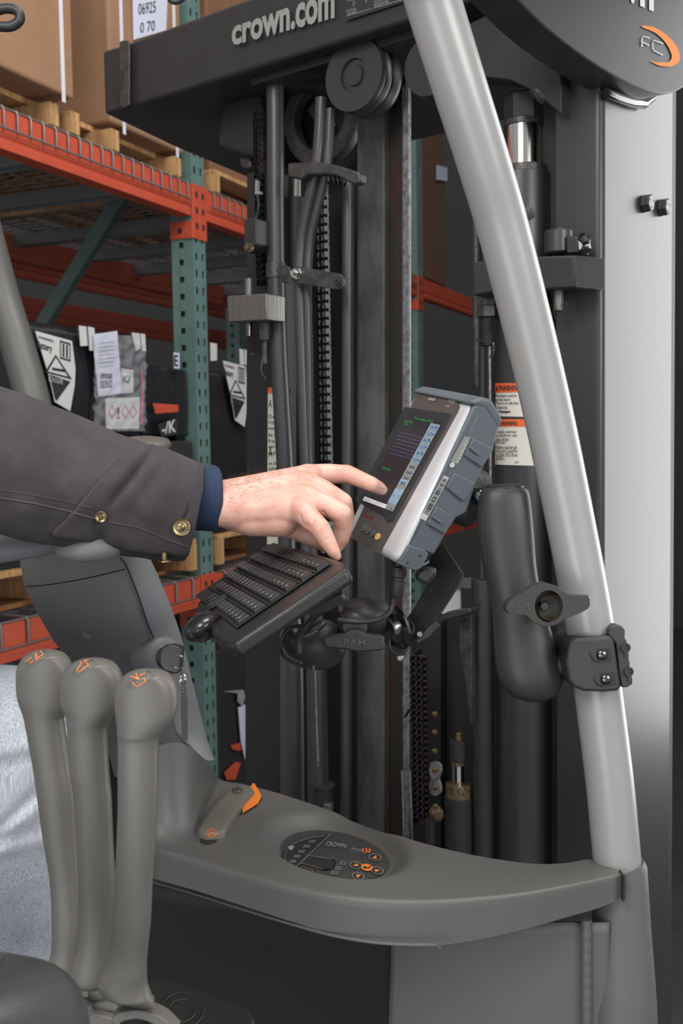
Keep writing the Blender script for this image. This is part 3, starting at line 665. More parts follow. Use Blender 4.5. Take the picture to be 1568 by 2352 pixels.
decal(bo, [(X0, 880), (X1, 880), (X1, 958), (X0, 956)], cfn, [('q', [(X0, 880), (X1, 880), (X1, 900), (X0, 902)], labo), ('t', [(1146, 885), (1195, 884), (1195, 897), (1146, 898)], inkb, 'WARNING', .03), ('t', [(1140, 886), (1145, 886), (1145, 899), (1140, 899)], inkb, 'A', .03),
      ln(905, 'Passengers could be', 1186), ln(914, 'seriously injured.', 1172), ln(922, 'There is no safe place', 1191), ln(931, 'for them to ride.', 1166), ln(942, 'No Passengers.', 1173, 8, .04)], label='warning label with orange band about passengers')
decal(bo, [(X0-1, 963), (X1, 963), (X1, 1070), (X0-1, 1067)], cfn, [('q', [(X0-1, 963), (X1, 963), (X1, 980), (X0-1, 980)], labo), ('t', [(1146, 968), (1188, 967), (1188, 977), (1146, 978)], inkb, 'WARNING', .03),
      ln(988, 'People without', 1186), ln(996, 'a platform can', 1187), ln(1004, 'cause a fall and', 1168), ln(1012, 'serious injury.', 1162), ln(1023, 'Platform must be built', 1187), ln(1032, 'and used as specified', 1188), ln(1040, 'in OSHA 1910.178 and', 1188), ln(1048, 'ANS-B56.1.', 1160), ln(1060, '259', 1191, 4, 0, 1182)], label='warning label with orange band about the platform')
g = G(); text_fn(g, '85202 S', on_surf([(1172, 850), (1172, 815), (1180, 815), (1180, 850)], bbv, .0006)); g.mk('stamped_number', cast, bo, smooth=0)
# small vertical parts left of the cylinder
vcyl('guide_tube', 1094, 470, 892, .10, .0075, steel); vcyl('guide_tube', 1106, 1330, 2100, .06, .0165, blk)
g = G(); g.lathe(MP(1118, 728, .05), UP, [(0, 0), (0, .0165), (.016, .0165), (.016, .0155), (.017, .0155), (.017, .0165), (.033, .0165), (.033, 0)], 6, .6); g.mk('hex_nut', steel, truck, smooth=0, bevel=.001)
th = [(k*.0012, .0098 if k % 2 else .0088) for k in range(44)]; g = G(); g.lathe(MP(1119, 794, .05), UP, [(0, 0)]+th+[(.053, 0)], 16); g.mk('threaded_rod', steel, truck, smooth=20)
for pts in ([(1112, 786), (1098, 780), (1094, 786), (1100, 790)], [(1128, 790), (1134, 788), (1133, 800), (1124, 822)], [(1131, 790), (1135, 798), (1129, 824)]):
    g = G(); g.tube(cr([MP(x, y, .038) for x, y in pts], 5), .0009, 6); g.mk('cotter_pin', dchrome, truck)
hose('lift_cable', [(1108, 795, .05), (1107, 950, .05), (1106, 1330, .05)], .0045, blkd); hose('lift_cable', [(1124, 795, .05), (1125, 950, .05), (1127, 1330, .05)], .0022, steell)
# bracket block with the pin
g = G(); ext(g, [(1084, 604), (1130, 592), (1320, 586), (1320, 660), (1130, 672), (1086, 680)], -.005, .045); g.mk('cross_block', blk, truck, bevel=.003)
g = G(); a = MP(1320, 623, -.005); bw = MP(1320, 586, -.005).z-MP(1320, 660, -.005).z; z_ = MP(1320, 660, -.005)
g.prism([z_, z_-L*.001, z_-L*.020+F*.052, z_-L*.001+F*.06], UP*bw); g.mk('block_end', blks, truck, bevel=.001)
g = G(); c = MP(1283, 583, .02); g.lathe(c, UP, [(0, 0), (0, .018), (.002, .02), (.030, .02), (.032, .018), (.032, .011), (.034, .010), (.034, 0)], 28); g.mk('bushing', blks, truck)
g = G(); g.prism([MP(1300, 540, .004), MP(1326, 545, .004), MP(1328, 580, .004), MP(1300, 582, .004)], F*.035); g.mk('bushing_lug', blks, truck, bevel=.002)
g = G(); g.tube(cr([MP(x, y, f) for x, y, f in ((1334, 543, .01), (1343, 550, .0), (1347, 562, 0), (1343, 575, .0), (1332, 580, .01))], 4), [.004, .006, .007, .006, .007, .006, .007, .006, .005, .006, .007, .006, .006, .005, .005, .004, .004][:17], 8); g.mk('weld_bead', dchrome, truck)
vcyl('block_pin', 1282, 660, 714, .02, .0068, brush)
g = G(); g.torus(MP(1297, 700, .015), F, .0035, .0007, 16, 6); g.mk('cotter_pin', dchrome, truck)
g = G(); g.tube(cr([MP(1276, 705, .01), MP(1272, 718, .01), MP(1276, 733, .01)], 5), .0008, 6); g.mk('cotter_pin', dchrome, truck)
g = G(); g.tube(cr([MP(1222, 210, .04), MP(1232, 214, .03), MP(1240, 222, .03), (MP(1252, 232, .04))], 4), [.004]+[.007]*11+[.004], 8); g.mk('weld_bead', cast, truck)
# ---- lower centre: leaf chain, link, small cylinder, hinge plates
chain('leaf_chain', 966, 1490, 1880, .06, 28, 44, chn, stain2)
g = G(); lp_ = cr([(988, 1752, 0), (1000, 1749, 0), (1012, 1757, 0), (1013, 1774, 0), (1008, 1788, 0), (1012, 1804, 0), (1012, 1820, 0), (1000, 1828, 0), (988, 1822, 0), (985, 1806, 0), (989, 1790, 0), (985, 1772, 0), (988, 1752, 0)], 3)
ext(g, [(p.x, p.y) for p in lp_[:-1]], .0, .004); lk = g.mk('chain_link', steell, truck, bevel=.0006, label='light grey connecting link of the leaf chain')
for x, y in ((1000, 1768), (1001, 1808), (999, 1640), (999, 1682), (999, 1725), (1001, 1852)):
    g = G(); g.lathe(MP(x, y, .0), -F, [(0, .0046), (.003, .0044), (.0045, .002), (.0045, 0)], 12); g.mk('chain_rivet', gold, truck)
g = G(); g.lathe(MP(1003, 1868, .02), -F, [(0, .013), (.004, .012), (.009, .004), (.009, 0)], 16); g.mk('anchor_bolt', gold, truck)
vcyl('anchor_rod', 988, 1880, 2100, .03, .009, stain2)
vcyl('tilt_cylinder', 1054, 1828, 2100, .05, .0235, blkd); vcyl('cylinder_gland', 1054, 1800, 1829, .05, .0215, gold); vcyl('cylinder_rod', 1051, 1755, 1801, .05, .0098, chrome)
vcyl('cylinder_gland', 1051, 1746, 1757, .05, .0115, gold); vcyl('cylinder_head', 1052, 1700, 1747, .05, .0135, blkd); vcyl('rod_tip', 1053, 1683, 1702, .05, .005, gold)
g = G(); p = cr([(1062, 1405, 0), (1078, 1402, 0), (1082, 1420, 0), (1082, 1650, 0), (1076, 1640, 0), (1068, 1560, 0), (1056, 1500, 0), (1054, 1450, 0), (1055, 1415, 0), (1062, 1405, 0)], 4)
ext(g, [(q.x, q.y) for q in p[:-1]], .02, .012); hp = g.mk('hinge_plate', steel, truck, bevel=.001, label='grey hinge plate with a bolt hole')
g = G(); g.lathe(MP(1066, 1433, .018), -F, [(0, .008), (.002, .008), (.002, .005), (-.003, .004), (-.003, 0)], 16); g.mk('bolt_hole', blkd, hp)
g = G(); ext(g, [(1012, 1412), (1030, 1404), (1062, 1400), (1078, 1398), (1080, 1408), (1030, 1424), (1010, 1422)], .0, .03); g.mk('hinge_lug', blks, truck, bevel=.002)
g = G(); ext(g, [(1026, 1352), (1057, 1352), (1057, 1412), (1020, 1416), (1010, 1400)], .10, .004); g.mk('white_plate', wht, truck, smooth=0, label='small white plate behind the keyboard bracket')
g = G(); ext(g, [(1040, 1328), (1082, 1328), (1082, 1352), (1040, 1348)], .09, .01); g.mk('flat_bar', brush, truck, smooth=0)
g = G(); ext(g, [(924, 1600), (935, 1605), (945, 1612), (950, 1622), (936, 1630), (926, 1650)], .09, .01); g.mk('bright_tab', steell, truck, smooth=0)
for x0, x1 in ((926, 928), (944, 948)): hose('thin_cable', [(x0-3, 1770, .05), (x0, 1850, .05), (x1, 1960, .05)], .0022, steell)
g = G(); ext(g, [(945, 1424), (1012, 1424), (1012, 2300), (945, 2300)], .15, .02); g.mk('dark_backing_plate', blkd, truck, smooth=0)  # this and the next two: dark plates added behind the mast to blacken gaps
g = G(); ext(g, [(1010, 1420), (1300, 1420), (1300, 2300), (1010, 2300)], .17, .02); g.mk('dark_backing_plate', blkd, truck, smooth=0)
g = G(); ext(g, [(1130, 300), (1228, 300), (1228, 1430), (1130, 1430)], .17, .02); g.mk('dark_backing_plate', blkd, truck, smooth=0)
hose('lower_tube', [(728, 1530, .05), (731, 1840, .05)], .0132, rub2)
g = G(); c = MP(742, 1845, .05); g.lathe(c, UP, [(0, 0), (0, .018), (.03, .018), (.03, .022), (.034, .022), (.034, 0)], 20); g.mk('hose_fitting', blkd, truck)
vcyl('fitting_stem', 753, 1845, 1880, .04, .009, brush); hose('thin_cable', [(724, 1540, .03), (727, 1650, .03), (731, 1760, .03)], .0018, steell)
# ================= pillar, dashboard, column, levers =================
DV = M3 @ V((0, 0, -1)); RT = M3 @ V((1, 0, 0))      # camera depth axis, used only to measure depths
def dep(p): return (V(p)-CP).dot(DV)
pc = [(980, -60, .975), (993, 0, .99), (1055, 200, 1.02), (1112, 380, 1.05), (1164, 560, 1.08), (1243, 880, 1.12), (1300, 1150, 1.14), (1353, 1430, 1.15), (1375, 1600, 1.155), (1400, 1800, 1.157), (1417, 1980, 1.16), (1424, 2040, 1.165)]
pw = cr([W(*p) for p in pc], 8)
rad = []
for i, p in enumerate(pw): t = i/(len(pw)-1); rad.append(.0258+.0003*(1-t))
gp = G(); gp.tube(pw, rad, 48); gp.mk('guard_pillar', tube_g, truck, smooth=60, label='thick light grey slanting pillar in front of the mast'); pil = gp.bvh()
# left-hand pillar seen behind the sleeve
g = G(); g.tube(cr([W(-60, 430, 1.9), W(0, 660, 1.9), W(42, 800, 1.88), W(80, 940, 1.86), W(110, 1100, 1.85)], 6), .030, 32); g.mk('guard_pillar', dash_m, truck, smooth=60, label='grey pillar behind the sleeve at the left edge')
# hook of black rubber, top left
g = G(); g.tube(cr([W(-90, 40, 1.3), W(-40, 56, 1.3), W(0, 61, 1.3), W(27, 60, 1.3), W(45, 46, 1.3), W(42, 28, 1.3), W(24, 20, 1.3), W(0, 22, 1.3), W(-40, 38, 1.3)], 6), .0060, 16); props(g.mk('rubber_hook', rub, smooth=60), 'black rubber loop hook hanging at the top left corner', 'hook')
g = G(); g.tube(cr([W(380, -20, 1.3), W(392, 0, 1.3), W(405, 4, 1.3), W(420, -4, 1.3), W(430, -20, 1.3)], 6), .0035, 12); props(g.mk('rubber_hook', rub, smooth=60), 'second black hook end peeking in at the top edge above the teal post', 'hook')

# ---- dashboard: a lofted moulding; picks on the horizontal plane of its top
ZT_ = 1.29
back = [(330, 1735, .015), (365, 1712, .03), (410, 1705, .035), (452, 1727, .026), (482, 1757, .014), (506, 1790, 0), (560, 1801, 0), (640, 1822, 0), (740, 1855, 0), (850, 1895, 0), (950, 1930, 0), (1050, 1956, 0), (1140, 1973, 0), (1230, 1984, 0), (1300, 1982, 0), (1353, 1974, 0), (1395, 1988, 0)]
front = [(300, 1925), (330, 1938), (355, 1949), (385, 1957), (412, 1964), (440, 1972), (500, 1990), (575, 2011), (660, 2034), (760, 2055), (870, 2067), (980, 2070), (1080, 2064), (1190, 2053), (1290, 2036), (1370, 2020), (1432, 2008)]
bot = [(300, 2003), (330, 2012), (355, 2020), (385, 2029), (412, 2037), (440, 2045), (500, 2064), (575, 2088), (660, 2116), (760, 2146), (870, 2167), (980, 2175), (1080, 2164), (1190, 2141), (1290, 2112), (1370, 2089), (1434, 2063)]
bk_ = cr([Z(x, y, ZT_) + UP*0 if h == 0 else W(x, y, (1.235, 1.245, 1.265, 1.305, 1.37)[i]) for i, (x, y, h) in enumerate(back)], 10)
fr_ = cr([Z(x, y, ZT_) for x, y in front], 10)
bt_ = cr([PL(x, y, Z(fx, fy, ZT_)+L*0, (Z(min(fx+40, 1500), front[min(i+1, 16)][1], ZT_)-Z(fx, fy, ZT_)).cross(UP) if 0 else F) for i, ((x, y), (fx, fy)) in enumerate(zip(bot, front))], 10)
DC = Z(768, 1962, ZT_-.014)     # display centre
da = Z(895, 1985, ZT_-.014)-DC; db = Z(775, 1912, ZT_-.014)-DC
NU = len(bk_)-1
def smooth(x): x = min(max(x, 0), 1); return x*x*(3-2*x)
du = V((da.x, da.y, 0)); dv = V((db.x, db.y, 0))
# ellipse coordinates in the top plane
det = du.x*dv.y-du.y*dv.x
def ell(p):
    q = p-DC; a = (q.x*dv.y-q.y*dv.x)/det; b = (du.x*q.y-du.y*q.x)/det; return math.hypot(a, b)
def top_pt(i, v):
    b, f_ = bk_[i], fr_[i]; p = b.lerp(f_, v)
    if b.z > ZT_+.001: p.z = ZT_+(b.z-ZT_)*max(0, 1-v*1.05)**2.1
    e = ell(p); p.z -= .0155*(1-smooth((e-.98)/.45))
    return p
NV = 60; vs = []; fs = []
def wid(i): return (bk_[i]-fr_[i]).length
rowlen = 0; rows = []
for i in range(NU+1):
    r_ = []
    b = bk_[i]; r_.append(b-UP*.05); r_.append(b-UP*.004+ (b-fr_[i]).normalized()*.001)
    for j in range(NV+1): r_.append(top_pt(i, j/NV*.965+.002))
    f_ = fr_[i]; q = bt_[i]; o = (f_-b); o.z = 0; o.normalize()
    base = b.lerp(f_, .967); base.z = top_pt(i, .967).z
    r_ += [base.lerp(f_, .45)-UP*.0004, base.lerp(f_, .8)-UP*.0018, f_-UP*.0045, f_.lerp(q, .25), f_.lerp(q, .5), f_.lerp(q, .8), q+UP*.001, q-o*.004-UP*.001, q-o*.03]
    rows.append(r_)
gd = G(); gd.loft(rows, caps=False, close=False); m_ = len(rows[0])
gd.add(rows[-1], [tuple(range(m_))])
dash = gd.mk('dashboard', dash_m, truck, smooth=50, label='curved dark grey dashboard shelf with a display dish'); dbv = gd.bvh()
# thin lip under the front band
g = G(); lipn = [(345, 2024), (440, 2051), (550, 2086), (660, 2120), (760, 2148), (850, 2164), (930, 2170), (995, 2171), (1010, 2178)]
lw = [PL(x, y, Z(x*.98+5, y-92, ZT_)-UP*0, F) for x, y in lipn]
g.tube(cr(lw, 6), .0016, 8); g.mk('dash_lip', dash_b, truck)
# lower body panels
def PD(px, py, d): return W(px, py, d)
g = G(); pan = []
for k in range(31):
    x = 885+k*(1365-885)/30; d0 = 1.15-.03*k/30
    pan.append((x, d0))
def lowpan(a, b):
    x = 890+(1400-890)*a; ytop = 2120; y = ytop+(2420-ytop)*b
    d = 1.122+.05*(1-a)**2-.0*b; cx = x
    if a < .12: cx = x+10*(1-b)*(1-a/.12)
    return W(cx, y, d)
g.grid(lowpan, 40, 12); g.mk('lower_body_panel', dash_b, truck, smooth=60, solid=.004, label='grey lower panel beneath the dashboard at the right')
g = G()
for k in range(0): pass
zz = [W(1346, 2112+k*9, 1.119) for k in range(28)]
g.tube(zz, [.0058+.0004*math.sin(k*2.1) for k in range(28)], 10); g.mk('weld_bead', dash_b, truck, smooth=60)
# pillar foot shroud
g = G(); ft = [(1985, 1352, 1477, 1.155), (2000, 1358, 1484, 1.155), (2060, 1362, 1488, 1.152), (2140, 1358, 1493, 1.148), (2230, 1356, 1500, 1.145), (2300, 1352, 1505, 1.14), (2420, 1350, 1510, 1.14)]
rings = []
for y, x0, x1, d in ft:
    c = W((x0+x1)/2, y, d); rx_ = (x1-x0)/2*d/FPX; rings.append([c+RT*math.cos(2*PI*k/40)*rx_+V((DV.x, DV.y, 0))*math.sin(2*PI*k/40)*rx_*.95 + UP*(.006*math.cos(2*PI*k/40)) for k in range(40)])
r0 = [rings[0][k].lerp(sum(rings[0], V())/40, .06)-UP*.002 for k in range(40)]; g.loft([r0]+rings); g.mk('pillar_foot', dash_b, truck, smooth=40, bevel=0, label='grey foot shroud the pillar stands in')
g = G(); c = W(1452, 2050, 1.10)
# notch plate between dashboard end and foot
g.prism([W(1432, 2012, 1.108), W(1436, 2012, 1.108), W(1436, 2066, 1.108), W(1431, 2072, 1.108)], DV*.02); g.mk('end_gap', blkd, truck, smooth=0)
# dark cabin interior: cowl front, floor and inner side
g = G()
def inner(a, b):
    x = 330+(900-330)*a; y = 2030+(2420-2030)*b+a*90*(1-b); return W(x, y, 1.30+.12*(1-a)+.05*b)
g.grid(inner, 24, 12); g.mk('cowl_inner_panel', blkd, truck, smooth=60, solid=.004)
g = G(); zf = W(450, 2352, 1.55).z
g.prism([W(150, 2300, 1.62), W(560, 2255, 1.9), W(1000, 2500, 1.5), W(100, 2600, 1.1)], UP*-.02) if 0 else g.prism([W(345, 2245, 1.18), W(380, 2248, 1.2), W(565, 2312, 1.16), W(585, 2340, 1.14), W(570, 2420, 1.06), W(340, 2420, 1.06)], UP*-.008)
fp = g.mk('foot_pedal', pedal_m, truck, bevel=.004, label='dark foot pedal with ring pattern'); pb = g.bvh()
for R_, w_ in ((48, 3), (30, 2.5)):
    g = G(); pts = []
    for k in range(33):
        a = 2*PI*k/32; h = hit(pb, 418+R_*math.cos(a), 2322+R_*.85*math.sin(a), .0006)
        if h: pts.append(h)
    if len(pts) > 3: g.tube(pts, .0014, 6); g.mk('tread_ring', pedal_m, fp)
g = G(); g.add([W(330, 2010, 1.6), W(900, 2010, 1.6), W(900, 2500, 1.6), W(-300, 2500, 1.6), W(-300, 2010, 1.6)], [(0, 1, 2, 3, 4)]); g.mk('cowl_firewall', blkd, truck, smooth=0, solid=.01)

# ---- display in the dish
dn = du.cross(dv).normalized()
if dn.z < 0: dn = -dn
dp0 = DC + UP*.0004
disp = [DC+du*.985*math.cos(2*PI*k/64)+dv*.985*math.sin(2*PI*k/64) for k in range(64)]
for p in disp: p.z = DC.z
g = G(); g.prism([p-UP*.002 for p in disp], UP*.003); dsp = g.mk('display_panel', dblk, truck, label='oval dark display panel with orange key symbols')
DPZ = DC+UP*.0016
def dfn(q, off=.0004): return on_plane(q, DPZ, UP, off)
def dpx(x, y, off=.0004): return Z(x, y, DPZ.z+off)
def dpart(name, m, fn, **kw): g = G(); fn(g); return g.mk(name, m, dsp, smooth=0, **kw)
ov = [(757, 1916), (720, 1921), (690, 1931), (665, 1945), (648, 1960), (645, 1972), (655, 1985), (675, 1997)]
dpart('battery_gauge', dblk2, lambda g: g.add([dpx(p.x, p.y) for p in cr([(x, y, 0) for x, y in ov], 5)], [tuple(range(5*7+1))]), label='darker battery gauge section')
dpart('divider_line', dgrey, lambda g: stroke(g, [(759, 1915), (675, 1996)], 1.6, lambda x, y: dpx(x, y, .0008)))
dpart('gauge_arc', dgrey, lambda g: stroke(g, [(745, 1920), (715, 1923), (690, 1931), (672, 1939)], 1.3, lambda x, y: dpx(x, y, .0008)))
dpart('gauge_arc', dgrey, lambda g: stroke(g, [(660, 1952), (654, 1962), (654, 1972), (660, 1984), (672, 1994)], 1.3, lambda x, y: dpx(x, y, .0008)))
for x, y in ((718, 1932), (705, 1943), (693, 1955), (683, 1966), (673, 1978)):
    dpart('gauge_bar', gbut, lambda g: quad_fn(g, dfn([(x-7, y-3), (x+8, y-3), (x+5, y+4), (x-10, y+4)], .0008)))
dpart('battery_symbol', gryt, lambda g: quad_fn(g, dfn([(660, 1946), (668, 1941), (677, 1944), (668, 1954)], .0009)))
dpart('lettering', dgrey, lambda g: text_fn(g, 'CROWN', dfn([(750, 1932), (796, 1938), (793, 1948), (746, 1942)], .0009), .03))
dpart('lettering', dgrey, lambda g: text_fn(g, 'Access', dfn([(808, 1944), (833, 1948), (831, 1956), (805, 1952)], .0009)))
dpart('lettering', org, lambda g: text_fn(g, '123', dfn([(833, 1948), (852, 1950), (850, 1959), (831, 1957)], .0009), .04))
dpart('underline', dgrey, lambda g: stroke(g, [(804, 1955), (840, 1961)], .8, lambda x, y: dpx(x, y, .0009)))
lw_ = cr([(p[0], p[1], 0) for p in ((705, 1964), (757, 1973), (768, 1977), (769, 1984), (762, 1994), (750, 1997), (738, 1995), (690, 1982))], 4)
dpart('lcd_window', lcd, lambda g: g.add([dpx(p.x, p.y, .0006) for p in lw_], [tuple(range(len(lw_)))]), label='dark display window')
dpart('window_outline', dgrey, lambda g: stroke(g, [(p.x, p.y) for p in lw_], 1.2, lambda x, y: dpx(x, y, .0009)))
for x, y, t in ((788, 1982, '1'), (778, 1993, '2'), (769, 2004, '3')):
    dpart('mode_symbol', dgrey, lambda g: (stroke(g, [(x-9, y+3), (x-6, y-4), (x+8, y-3), (x+6, y+4), (x-9, y+3)], .9, lambda a, b: dpx(a, b, .0009)), text_fn(g, 'P'+t, dfn([(x-5, y-2), (x+5, y-1), (x+4, y+3), (x-6, y+2)], .001))))
dpart('wrench_symbol', org, lambda g: (stroke(g, [(712, 2006), (722, 2000), (725, 1997)], 2.5, lambda a, b: dpx(a, b, .0009)), stroke(g, [(698, 2006), (704, 2002), (708, 2008), (702, 2011)], 2.5, lambda a, b: dpx(a, b, .0009))))
def dkey(x, y, kind, m, mo, ang=0):
    def ring(r0, r1):
        def f_(g):
            n = 20; o = [dpx(x+r1*math.cos(2*PI*k/n)*1.05, y+r1*.62*math.sin(2*PI*k/n)+.12*r1*math.cos(2*PI*k/n), .0008) for k in range(n)]
            i_ = [dpx(x+r0*math.cos(2*PI*k/n)*1.05, y+r0*.62*math.sin(2*PI*k/n)+.12*r0*math.cos(2*PI*k/n), .0008) for k in range(n)]
            g.add(o+i_, [(k, (k+1) % n, n+(k+1) % n, n+k) for k in range(n)])
        return f_
    def disc(r):
        return lambda g: g.add([dpx(x+r*math.cos(2*PI*k/20)*1.05, y+r*.62*math.sin(2*PI*k/20)+.12*r*math.cos(2*PI*k/20), .0007) for k in range(20)], [tuple(range(20))])
    if kind == 'enter':
        dpart('key_button', org, disc(13), label='orange enter button'); dpart('key_arrow', dblk2, lambda g: (stroke(g, [(x-7, y), (x+6, y+1), (x+8, y-4)], 2.2, lambda a, b: dpx(a, b, .0011)), g.add([dpx(x-9, y, .0011), dpx(x-2, y-4, .0011), dpx(x-3, y+4, .0011)], [(0, 1, 2)])))
    else:
        dpart('key_button', blkd, disc(12)); dpart('key_ring', gryt, ring(12.3, 13.8))
        tri = [(8*math.cos(ang+a), 5*math.sin(ang+a)) for a in (0, 2.3, -2.3)]
        dpart('key_arrow', org, lambda g: g.add([dpx(x+a, y+b, .0011) for a, b in tri], [(0, 1, 2)]))
dkey(861, 1969, 'k', 0, 0, -1.3); dkey(817, 1987, 'k', 0, 0, 2.7); dkey(842, 1992, 'enter', 0, 0); dkey(866, 1999, 'k', 0, 0, -.2); dkey(822, 2012, 'k', 0, 0, 1.8)
# ---- parking brake switch
def SWP(x, y, o=0):
    h = hit(dbv, x, y) or Z(x, y, ZT_); return W(x, y, dep(h)-o)
cs_ = cr([(566, 1816, 1.37), (548, 1828, 1.355), (525, 1853, 1.335), (505, 1880, 1.315), (490, 1905, 1.30), (483, 1925, 1.292)], 6)
g = G(); rings = []
for i, p in enumerate(cs_):
    t = i/(len(cs_)-1); c = SWP(p.x, p.y, .008+.012*math.sin(PI*t)); a = cs_[max(i-1, 0)]; b = cs_[min(i+1, len(cs_)-1)]
    tg = (SWP(b.x, b.y, .012)-SWP(a.x, a.y, .012)).normalized(); sd = tg.cross(UP).normalized(); wv = .0165*math.sqrt(max(.05, 1-max(0, (t-.86)/.14)**2))*math.sqrt(max(.3, 1-max(0, (.1-t)/.1)**2))
    nn = sd.cross(tg).normalized(); nn = nn if nn.z > 0 else -nn
    q = [(-1, -3), (-1, .35), (-.88, .75), (-.6, .95), (0, 1), (.6, .95), (.88, .75), (1, .35), (1, -3)]
    rings.append([c+sd*wv*x+nn*.006*z for x, z in q])
g.loft(rings); bs = g.mk('parking_brake_switch', levd, truck, smooth=60, bevel=.0015, label='curved grey rocker with orange side wedge'); bv = g.bvh()
def ring_icon(bvx, par, cx, cy, rx, ry, ch, m, arcs=True):
    g = G(); n = 24
    fn = lambda x, y: hit(bvx, x, y, .0005) or W(x, y, 1.2)
    o = [fn(cx+rx*math.cos(2*PI*k/n), cy+ry*math.sin(2*PI*k/n)) for k in range(n)]; i_ = [fn(cx+rx*.82*math.cos(2*PI*k/n), cy+ry*.82*math.sin(2*PI*k/n)) for k in range(n)]
    g.add(o+i_, [(k, (k+1) % n, n+(k+1) % n, n+k) for k in range(n)])
    if arcs:
        for s in (-1, 1): stroke(g, [(cx+s*rx*1.35*math.cos(a), cy+ry*1.35*math.sin(a)) for a in (-.6, -.3, 0, .3, .6)], 1.1, fn)
    g.mk('switch_symbol', m, par, smooth=0)
    g = G(); text_fn(g, ch, lambda u, v: fn(cx+rx*.42*(u*2-1), cy+ry*.5*(v*2-1))); g.mk('switch_letter', m, par, smooth=0)
ring_icon(bv, bs, 545, 1816, 9, 7, 'P', inkb); ring_icon(bv, bs, 485, 1914, 8.5, 9.5, 'F', org)
g = G(); g.prism([SWP(x, y, .010) for x, y in ((578, 1806), (583, 1809), (598, 1836), (592, 1846), (556, 1869), (556, 1850), (564, 1828))], DV*.02); g.mk('switch_side', org, bs, bevel=.001, label='orange side wedge')
g = G(); sl = cr([(462, 1918, 0), (458, 1932, 0), (470, 1940, 0), (492, 1937, 0), (505, 1922, 0), (545, 1878, 0), (596, 1843, 0), (598, 1836, 0), (570, 1850, 0), (500, 1900, 0), (462, 1918, 0)], 3)
fn = lambda x, y: hit(dbv, x, y, .0005) or Z(x, y, ZT_)
g.add([fn(p.x, p.y) for p in sl], [tuple(range(len(sl)))]); g.mk('switch_slot', blkd, truck, smooth=0)

# ---- steering column
def ribbon_loft(rowsL, n=18, depth=.09, bulge=.02):
    """rows of (y, xl, dl, xr, dr): a shell between left and right outlines, bulging towards the viewer"""
    rings = []
    for y, xl, dl, xr, dr in rowsL:
        a = W(xl, y, dl); b = W(xr, y, dr); ax = b-a; hv = V((ax.x, ax.y, 0)); out = hv.cross(UP).normalized()
        if out.dot(CP-a) < 0: out = -out
        ring = []
        for k in range(n+1): t = k/n; ring.append(a+ax*t+out*bulge*(1-(2*t-1)**2)**.6)
        for k in range(n+1): t = 1-k/n; ring.append(a+ax*t-out*depth*(1-(2*t-1)**4)**.5)
        rings.append(ring)
    return rings
rc = [(1240, 30, 1.300, 275, 1.225), (1265, 40, 1.307, 276, 1.232), (1290, 46, 1.315, 283, 1.240), (1345, 55, 1.331, 303, 1.256), (1380, 72, 1.341, 317, 1.266), (1420, 92, 1.353, 332, 1.278), (1470, 122, 1.368, 349, 1.293), (1520, 160, 1.383, 366, 1.308), (1580, 190, 1.401, 384, 1.326), (1640, 215, 1.419, 402, 1.344), (1700, 240, 1.436, 425, 1.361), (1730, 250, 1.445, 445, 1.370), (1780, 262, 1.460, 452, 1.385)]
g = G(); g.loft(ribbon_loft(rc, 18, .03, .02)); clm = g.mk('steering_column', col_m, truck, smooth=60, label='dark grey moulded steering column below the sleeve'); cbv = g.bvh()
# lighter side panel on the right of the column
rp = [(1272, 272, 1.229, 340, 1.269), (1290, 284, 1.235, 350, 1.275), (1320, 296, 1.244, 364, 1.284), (1360, 312, 1.256, 381, 1.296), (1400, 326, 1.267, 397, 1.307), (1450, 344, 1.282, 414, 1.322), (1500, 358, 1.297, 428, 1.337), (1560, 372, 1.315, 442, 1.355), (1620, 388, 1.333, 457, 1.373), (1680, 402, 1.350, 472, 1.390), (1712, 432, 1.360, 481, 1.400), (1735, 456, 1.367, 488, 1.407), (1748, 478, 1.371, 492, 1.411)]
g = G(); g.loft(ribbon_loft(rp, 10, .02, .004)); sp = g.mk('column_side_panel', col_l, truck, smooth=60, bevel=.002, label='lighter grey side panel of the column'); sbv = g.bvh()
def seam(par, bvx, pts, r, m=blkd, name='seam'):
    w_ = [hit(bvx, p.x, p.y, .0) for p in cr([(x, y, 0) for x, y in pts], 8)]; w_ = [p for p in w_ if p is not None]
    if len(w_) > 2: g = G(); g.tube(w_, r, 6); g.mk(name, m, par)
seam(clm, cbv, [(56, 1347), (110, 1343), (180, 1332), (240, 1319), (292, 1306)], .0009)
seam(sp, sbv, [(276, 1280), (292, 1305), (318, 1370), (336, 1425), (352, 1465)], .0010)
g = G(); h = hit(cbv, 201, 1457); g.lathe(h, CP-h, [(-.004, 0), (-.001, .0048), (.0006, .0066), (.0008, .0062)], 24); g.mk('screw_recess', dash_m, clm)
# steering hub and rim under the sleeve
g = G(); c = W(70, 1235, 1.18); g.lathe(c-UP*.02, UP+RT*-.15, [(0, .05), (.003, .068), (.012, .078), (.022, .074), (.03, .05), (.032, 0)], 48); g.mk('wheel_hub', col_l, truck, smooth=60)
g = G(); c = W(205, 1262, 1.12); g.lathe(c-UP*.012, UP, [(0, .012), (.003, .03), (.012, .036), (.024, .034), (.03, .02), (.031, 0)], 40); g.mk('column_collar', col_m, truck, smooth=60)
kc = W(326, 1016, 1.42)
g = G(); g.lathe(kc-UP*.012, UP-DV*.18, [(-.07, .010), (-.02, .012), (-.012, .02), (0, .036), (.008, .0392), (.014, .036), (.0175, .022), (.0185, 0)], 48); g.mk('spinner_knob', lev, truck, smooth=60, label='grey round steering knob behind the sleeve')
